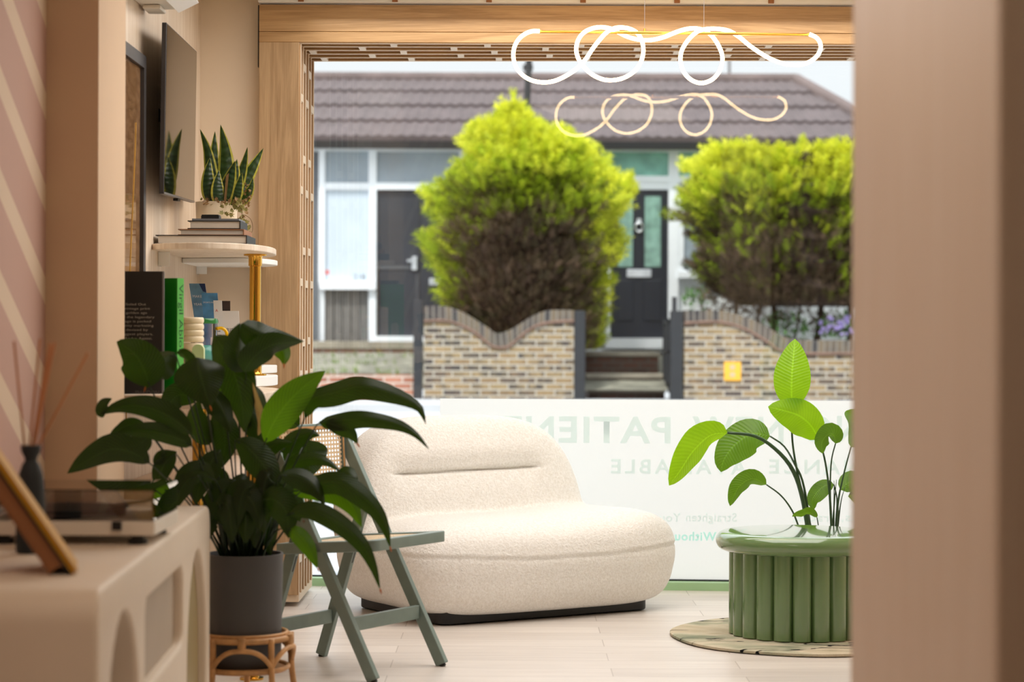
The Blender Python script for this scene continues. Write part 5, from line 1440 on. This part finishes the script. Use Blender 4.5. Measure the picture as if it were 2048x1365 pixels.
hb('door_handle', 823, 513, 835, 541, 0.04, 0.10, 'chrome', dd, 0.01); hb('door_lever', 814, 519, 826, 524, 0.08, 0.11, 'chrome', dd)
hb('letterbox', 858, 557, 903, 571, 0.04, 0.06, 'chrome', dd, 0.008)
hb('threshold', 750, 673, 932, 684, 0.0, 0.14, 'frame', dd)
# right side
pane_frame('window', 1205, 298, 1340, 352, 'turq'); pane_frame('window', 1358, 298, 1452, 352, 'turq'); pane_frame('window', 1110, 298, 1190, 352, 'turq')
hb('transom', 1190, 352, 1345, 379, 0.0, 0.06, 'frame')
hb('corner_post', 1336, 292, 1358, 700, 0.0, 0.08, 'frame'); hb('corner_post', 1205, 378, 1221, 690, 0.0, 0.08, 'frame')
pane_frame('window', 1368, 398, 1470, 540, 'dimpane'); hb('window_sill', 1356, 544, 1480, 556, 0.0, 0.14, 'frame')
rd = hb('front_door', 1222, 379, 1336, 676, 0.0, 0.05, 'navydoor')
for x0, x1 in ((1236, 1266), (1289, 1322)):
    pg_ = hb('door_pane', x0, 393, x1, 534, 0.045, 0.056, 'doorglass', rd)
    hb('pane_beading', x0 - 3, 390, x0, 537, 0.045, 0.066, 'navydoor', rd); hb('pane_beading', x1, 390, x1 + 3, 537, 0.045, 0.066, 'navydoor', rd)
    hb('raised_panel', x0 - 2, 560, x1 + 1, 642, 0.045, 0.065, 'navydoor', rd, 0.012)
hb('letterbox', 1253, 539, 1303, 555, 0.05, 0.07, 'chrome', rd, 0.008)
q = P(1278, 455, DFC - .07); MB().tube([q + Vector((.05 * cos(a), 0, .06 * sin(a))) for a in [2 * pi * i / 20 for i in range(20)]], .016, 8, closed=True).build('door_knocker', M['chrome'], rd, smooth=True)
MB().box((q.x - .03, DFC - .08, q.z + .05), (q.x + .03, DFC - .05, q.z + .12)).build('knocker_plate', M['chrome'], rd)
hb('threshold', 1212, 677, 1345, 697, 0.0, 0.2, 'frame', rd)
# roof of interlocking tiles with a hipped right end
M['tile'] = simple('brown_concrete_tile', (88, 77, 78), 0.85, var=0.18, scale=4)
rx0 = HX0 - 0.3; d_e, d_r = DFC - 0.35, 32.6
z_e, z_r = P(1100, 281, d_e).z, P(1100, 161, d_r).z
xr = P(1592, 165, d_r).x; xe = P(1800, 283, d_e).x
rows = 4; mb = MB(); TW = 0.15
for k in range(rows):
    f0, f1 = k / rows, (k + 1) / rows + 0.01
    xe0 = xe + (xr - xe) * f0; xe1 = xe + (xr - xe) * min(1, f1)
    nn_ = int((xe0 - rx0) / TW * 6); vs = []
    for i in range(nn_ + 1):
        for f, lift in ((f0, 0.055), (f0, 0.0), (f1, 0.0)):
            lim = xe0 if f == f0 else xe1
            x = rx0 + (xe0 - rx0) * i / nn_
            wv = 0.022 * (0.5 + 0.5 * cos(2 * pi * x / TW)) ** 2
            xx = min(x, lim)
            if lift: vs.append((xx, d_e + (d_r - d_e) * f - 0.01, z_e + (z_r - z_e) * f + 0.05 + wv))
            elif f == f0: vs.append((xx, d_e + (d_r - d_e) * f, z_e + (z_r - z_e) * f - 0.01))
            else: vs.append((xx, d_e + (d_r - d_e) * f, z_e + (z_r - z_e) * f + 0.012 + wv))
    fs = []
    for i in range(nn_):
        a, b = i * 3, (i + 1) * 3
        fs += [(a, b, b + 2, a + 2), (a, a + 1, b + 1, b)]
    mb.add(vs, fs)
# rear slope and hip end
mb.add([(rx0, d_r, z_r), (xr, d_r, z_r), (xe, d_r + 3.6, z_e), (rx0, d_r + 3.6, z_e)], [(0, 1, 2, 3)])
mb.add([(xr, d_r, z_r + .03), (xe, d_e, z_e + .03), (xe, d_r + 3.6, z_e)], [(0, 1, 2)])
rf = mb.build('tiled_roof', M['tile'], house, open=True)
M['ridge'] = simple('ridge_tile', (104, 90, 88), 0.85, var=0.2, scale=3)
MB().tube([(rx0, d_r, z_r + .02), (xr, d_r, z_r + .02)], 0.10, 10).build('ridge_tiles', M['ridge'], rf)
MB().tube([(xr, d_r, z_r + .02), (xe, d_e, z_e + .05)], 0.10, 10).build('hip_tiles', M['ridge'], rf)
MB().box((HX0, d_e - .02, z_e - .115), (xe - .1, d_e + .10, z_e - .015)).build('gutter', M['black'], house)
MB().box((HX0, d_e + .08, z_e - .13), (xe - .2, DFC + .05, z_e - .09)).build('soffit', M['frame'], house)
# mast
mx = P(1047, 130, 29.0)
mt = thing('chimney_flue_pole', 'tall black pole rising in front of the tiled roof behind the hedge', 'pole', (P(1040, 690, 28.8).x, 28.8, .95))
MB().cyl(P(1034, 640, 28.6), P(1058, 118, 28.6), 0.045, n=12).build('pole', M['blackmetal'], mt)
MB().box(P(1046, 142, 28.85) - Vector((0, .1, 0)), P(1066, 132, 28.75) + Vector((0, .1, .02))).build('crossarm', M['blackmetal'], mt)
tag(MB().cyl(P(1458, 30, 33.5) , P(1459, 176, 33.5), 0.022, n=8).build('aerial_pole', M['greymetal'], None), 'thin grey aerial pole above the right part of the roof', 'pole')

# ------------------------------------------------------------------ hedges
def spray(mb, p, dirv, L, g, rnd):
    t = dirv.normalized(); s, u = frame(t)
    a = random.uniform(0, pi); s2 = s * cos(a) + u * sin(a)
    n = 3
    for i in range(n):
        f = 0.15 + 0.28 * i
        for sg in (-1, 1):
            b = p + t * (L * f); e = b + (t * 0.75 + s2 * (0.62 * sg)).normalized() * (L * (0.52 - 0.12 * i))
            w = L * 0.085
            mb.add([b - t * w, b + t * w, e], [(0, 1, 2)], [(g, rnd)] * 3)
    mb.add([p - s2 * (L * .05), p + s2 * (L * .05), p + t * L], [(0, 1, 2)], [(g, rnd)] * 3)
def hedge(name, label, rows_, d, depth, n, core_s, brown, trunks=(), seed=1, boxy=2.0, zb_=0.8, tips=()):
    """rows_: (y, xleft, xright) silhouette; brown(px,py,depthfrac)-> greenness offset"""
    random.seed(seed)
    h = thing('conifer_hedge', label, 'hedge', (P((rows_[-1][1] + rows_[-1][2]) / 2, 682, d).x, d, zb_))
    def prof(y):
        for (y0, a0, b0), (y1, a1, b1) in zip(rows_, rows_[1:]):
            if y0 <= y <= y1:
                t = (y - y0) / (y1 - y0); return a0 + (a1 - a0) * t, b0 + (b1 - b0) * t
        return rows_[-1][1], rows_[-1][2]
    y0, y1 = rows_[0][0], rows_[-1][0]
    mb = MB(); vs = []; m = 26; fs = []; nr = 22
    for i in range(nr + 1):
        y = y0 + (y1 - y0) * i / nr; l, r = prof(y)
        cx, hw = (l + r) / 2, max(1, (r - l) / 2) * core_s
        for k in range(m):
            a = 2 * pi * k / m; j = 1 + 0.10 * sin(k * 5 + i * 1.7) + random.uniform(-.05, .05)
            q = P(cx, y, d); vs.append((q.x + ssign(cos(a), 2 / boxy) * hw * d / F * j, d + ssign(sin(a), 2 / boxy) * min(depth, hw * d / F * 1.1) * core_s * j, q.z))
    for i in range(nr):
        for k in range(m):
            fs.append((i * m + k, i * m + (k + 1) % m, (i + 1) * m + (k + 1) % m, (i + 1) * m + k))
    fs += [tuple(range(m)), tuple(nr * m + k for k in range(m))[::-1]]
    mb.add(vs, fs, [(0.08, 0)] * len(vs)); mb.build('inner_branches', M['hedgecore'], h)
    mb = MB()
    for i in range(n):
        y = y0 + (y1 - y0) * random.random() ** 0.95; l, r = prof(y)
        if random.random() > (r - l) / max(b - a for _, a, b in rows_) + 0.15: continue
        cx, hw = (l + r) / 2, max(2, (r - l) / 2 - 13)
        a = random.uniform(0, 2 * pi)
        if sin(a) > 0.35 and random.random() < 0.75: a = -a
        lump = 1 + 0.10 * sin(y * 0.055 + a * 2.1 + seed) + 0.07 * sin(y * 0.13 - a * 3.7) + 0.05 * sin(y * .31 + a * 7)
        lump = 1 + (lump - 1) * (1 - 0.8 * sm(y, 520, 600))
        q = random.uniform(0.74, 1.0) * lump
        c_, s_ = ssign(cos(a), 2 / boxy), ssign(sin(a), 2 / boxy)
        dz = min(depth, hw * d / F * 1.1)
        c = P(cx, y, d); p = Vector((c.x + c_ * hw * q * d / F, d + s_ * dz * q, c.z))
        dr = Vector((cos(a) * 0.9, sin(a) * 0.9, random.uniform(0.25, 1.0))) + Vector((random.uniform(-.35, .35), random.uniform(-.35, .35), random.uniform(-.25, .25)))
        g = brown(cx + c_ * hw, y + 22 * sin(a * 9 + y * .05) + random.gauss(0, 20), s_) + random.uniform(-.22, .22)
        L = random.uniform(0.12, 0.30) * (1.0 if g > 0.35 else 0.7)
        spray(mb, p, dr, L, max(0, min(1, g)), random.random())
    for tx, ty, hgt, wd in tips:
        for i in range(70):
            f = random.random(); yy = ty + hgt * f; p = P(tx + random.uniform(-1, 1) * wd * f, yy, d + random.uniform(-.1, .1))
            spray(mb, p, Vector((random.uniform(-.5, .5), random.uniform(-.4, .4), 1)), random.uniform(.1, .18), random.uniform(.75, 1), random.random())
    mb.build('foliage', M['hedge'], h, open=True)
    for x0, x1, ya_, yb_, r in trunks:
        MB().tube(catmull([P(x0, yb_, d), P((x0 + x1) / 2 + 6, (ya_ + yb_) / 2, d), P(x1, ya_, d)], 10), [r * (1 - .05 * i) for i in range(11)], 8).build('trunk', M['bark'], h)
    return h
M['hedgecore'] = simple('dead_inner_twigs', (70, 56, 48), 0.95, var=0.4, scale=9, bump=0.8, bscale=14)
M['bark'] = simple('conifer_bark', (70, 56, 48), 0.95, var=0.3, scale=12)
def brownL(x, y, s):
    b = 1.0 - 0.55 * sm(y, 330, 430)
    x += random.gauss(0, 18)
    front = sm(x, 862, 960) * (1 - sm(x, 1150, 1225))
    g = b * (1 - front) + front * (1.0 - 0.42 * sm(y, 300, 390) - 0.50 * sm(y, 395, 475))
    if x > 1185: g = 0.92 - 0.16 * sm(y, 500, 690)
    if 1150 < x < 1200 and y > 490: g = 0.2
    if x < 900: g = 0.80 - 0.15 * sm(y, 330, 560)
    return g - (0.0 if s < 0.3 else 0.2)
hedge('conifer_hedge', 'pointed conifer hedge above the scalloped wall, lime green over dead brown front', [(222, 1018, 1032), (245, 1000, 1050), (262, 960, 1075), (275, 945, 1110), (300, 935, 1165), (330, 925, 1205), (365, 905, 1235), (395, 872, 1255), (440, 866, 1240), (500, 868, 1228), (560, 872, 1220), (610, 885, 1214), (650, 905, 1212), (700, 930, 1208)],
      DH - .15, 1.0, 17000, 0.80, brownL, seed=5, boxy=2.3, tips=((1026, 196, 60, 22), (1120, 268, 30, 20), (950, 270, 40, 22), (1260, 360, 30, 20), (868, 400, 30, 30)))
def brownR(x, y, s):
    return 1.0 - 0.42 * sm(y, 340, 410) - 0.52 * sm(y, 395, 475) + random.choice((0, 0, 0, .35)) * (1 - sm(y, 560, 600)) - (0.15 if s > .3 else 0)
hedge_right = hedge('conifer_hedge', 'broad conifer hedge by the right garden wall, lime top and bare brown stems', [(312, 1420, 1740), (330, 1395, 1790), (365, 1368, 1810), (400, 1370, 1815), (460, 1378, 1815), (520, 1388, 1812), (560, 1400, 1805), (590, 1420, 1795), (612, 1470, 1770)],
      DH, 0.95, 15000, 0.80, brownR, seed=9, boxy=3.2, zb_=0.7, trunks=((1545, 1540, 560, 690, .05), (1632, 1640, 560, 690, .05), (1462, 1470, 560, 690, .04), (1700, 1692, 560, 690, .05), (1500, 1520, 580, 690, .025), (1585, 1600, 580, 690, .02)),
      tips=((1606, 285, 45, 14), (1670, 288, 40, 14), (1415, 318, 40, 22), (1500, 312, 30, 30), (1395, 350, 25, 22)))
# loose twigs and garden plants beneath the right hedge
random.seed(21)
mb = MB()
for i in range(900):
    p = P(random.uniform(1400, 1790), random.uniform(560, 668), DH + random.uniform(-.6, .4))
    spray(mb, p, Vector((random.uniform(-1, 1), random.uniform(-.5, .5), random.uniform(-.2, 1))), random.uniform(.06, .17), random.uniform(0.0, .3), 0.2)
mb.build('dead_twigs', M['hedge'], hedge_right, open=True)['kind'] = 'stuff'
M['bedleaf'] = simple('garden_bed_leaf', (96, 140, 70), 0.7, var=0.35, scale=8)
M['lilac'] = simple('lilac_petal', (176, 160, 216), 0.7, var=0.1)
def bush(px, py, n, rpx, mat, label, d, name='garden_bush', flowers=None):
    mb = MB()
    for i in range(n):
        a = random.uniform(0, 6.28); q = sqrt(random.random()) * rpx
        p = P(px + cos(a) * q * 1.2, py + sin(a) * q * .8, d + random.uniform(-.15, .15)); s = random.uniform(.04, .09); b = random.uniform(0, 6.28)
        t = Vector((cos(b), random.uniform(-.6, .6), sin(b) * .7 + .4)).normalized(); sd, u = frame(t)
        mb.add([p, p + t * s * .5 + sd * s * .3, p + t * s, p + t * s * .5 - sd * s * .3], [(0, 1, 2, 3)])
    bs = thing(name, label, 'bush', P(px, py + rpx, d))
    mb.build('leaves', M[mat], bs, open=True)
    if flowers:
        mb = MB()
        for i in range(flowers):
            p = P(px + random.uniform(-rpx, rpx), py + random.uniform(-rpx, rpx) * .6, d - .2); s = random.uniform(.02, .04)
            mb.lathe(p, [(0, -s), (s, 0), (0, s)], 6)
        mb.build('flowers', M['lilac'], bs)
bush(1395, 598, 160, 26, 'bedleaf', 'small leafy bush beside the white window, left of the right hedge', DH - .2)
bush(1570, 662, 420, 44, 'bedleaf', 'low leafy bush under the right hedge behind the wall dip', DH - .45)
bush(1675, 655, 260, 36, 'bedleaf', 'lilac flowering plant at the far right behind the wall', DH - .5, flowers=34)

# ================================================================== CEILING DOWNLIGHTS
for i, (x, y) in enumerate(((-0.2, 7.3), (0.9, 7.3), (-0.2, 5.6), (0.9, 5.6), (2.0, 7.3), (2.0, 5.6))):
    t = thing('downlight', 'small round recessed warm ceiling downlight, %s' % ('first from the window, left', 'first from the window, middle', 'second from the window, left', 'second from the window, middle', 'first from the window, right', 'second from the window, right')[i], 'downlight', (x, y, CEIL))
    MB().lathe((x, y, CEIL - 0.0065), [(0.032, 0), (0.045, 0), (0.045, 0.006), (0.032, 0.006), (0.032, 0)], 24).build('trim_ring', M['white'], t)
    MB().lathe((x, y, CEIL - 0.004), [(0, 0), (0.031, 0), (0.031, 0.002), (0, 0.002)], 20).build('lens', M['downlight'], t)

# ================================================================== LIGHT, SKY, CAMERA
def area(name, loc, rot, sx_, sy_, power, col):
    l = bpy.data.lights.new(name, 'AREA'); l.shape = 'RECTANGLE'; l.size = sx_; l.size_y = sy_; l.energy = power; l.color = col
    o = bpy.data.objects.new(name, l); COL.objects.link(o); o.location = loc; o.rotation_euler = rot
    return o
area('added_fill_front', (0.6, 7.6, CEIL - 0.02), (0, 0, 0), 2.6, 1.8, 55, (1.0, 0.975, 0.95))  # added fill, no real fitting: brightens sofa, chair and floor by the window
area('added_fill_rear', (-0.25, 3.0, CEIL - 0.02), (0, 0, 0), 1.0, 2.4, 13, (1.0, 0.84, 0.68))  # added warm fill without a fitting, lifts the partition and sideboard
area('added_window_fill', (0.5, 8.98, 2.565), (radians(-14), 0, 0), 2.7, 0.3, 13, (1.0, 0.98, 0.95))  # added lamp under the beam, imitates daylight on upward surfaces
po = area('window_portal', (0.6, 10.14, 1.2), (radians(-90), 0, 0), 3.3, 2.5, 1, (1, 1, 1)); po.data.cycles.is_portal = True
su = bpy.data.lights.new('sun', 'SUN'); su.energy = 3.0; su.angle = radians(4); su.color = (1.0, 0.95, 0.86)
so = bpy.data.objects.new('sun', su); COL.objects.link(so)
so.rotation_euler = Vector((0.35, 0.55, -1.0)).to_track_quat('-Z', 'Y').to_euler()
wd = bpy.data.worlds.new('sky'); SC.world = wd; wd.use_nodes = True
nt = wd.node_tree; nt.nodes.clear()
ow = nt.nodes.new('ShaderNodeOutputWorld'); bg = nt.nodes.new('ShaderNodeBackground')
tc = nt.nodes.new('ShaderNodeTexCoord'); sp_ = nt.nodes.new('ShaderNodeSeparateXYZ'); rp = nt.nodes.new('ShaderNodeValToRGB')
nt.links.new(tc.outputs['Generated'], sp_.inputs[0]); nt.links.new(sp_.outputs[2], rp.inputs[0])
rp.color_ramp.elements[0].position = 0.16; rp.color_ramp.elements[0].color = (0.385, 0.405, 0.42, 1)
rp.color_ramp.elements[1].position = 0.55; rp.color_ramp.elements[1].color = (0.92, 0.97, 1.0, 1)
nt.links.new(rp.outputs[0], bg.inputs[0]); bg.inputs[1].default_value = 2.4
nt.links.new(bg.outputs[0], ow.inputs[0])

cam = bpy.data.cameras.new('camera'); cam.sensor_width = 36.0; cam.lens = F / 2048 * 36.0; cam.clip_start = 0.05; cam.clip_end = 300
co_ = bpy.data.objects.new('camera', cam); COL.objects.link(co_)
co_.matrix_world = Matrix(((cos(TH), -sin(TH), 0, 0), (0, 0, -1, 0), (sin(TH), cos(TH), 0, H), (0, 0, 0, 1)))
cam.dof.use_dof = True; cam.dof.focus_distance = 8.7; cam.dof.aperture_fstop = 2.8
SC.camera = co_
SC.view_settings.view_transform = 'Standard'; SC.view_settings.look = 'None'
SC.view_settings.exposure = 0.1; SC.view_settings.gamma = 1.0
SC.cycles.max_bounces = 10; SC.cycles.transparent_max_bounces = 16; SC.cycles.diffuse_bounces = 5
SC.cycles.sample_clamp_indirect = 6.0
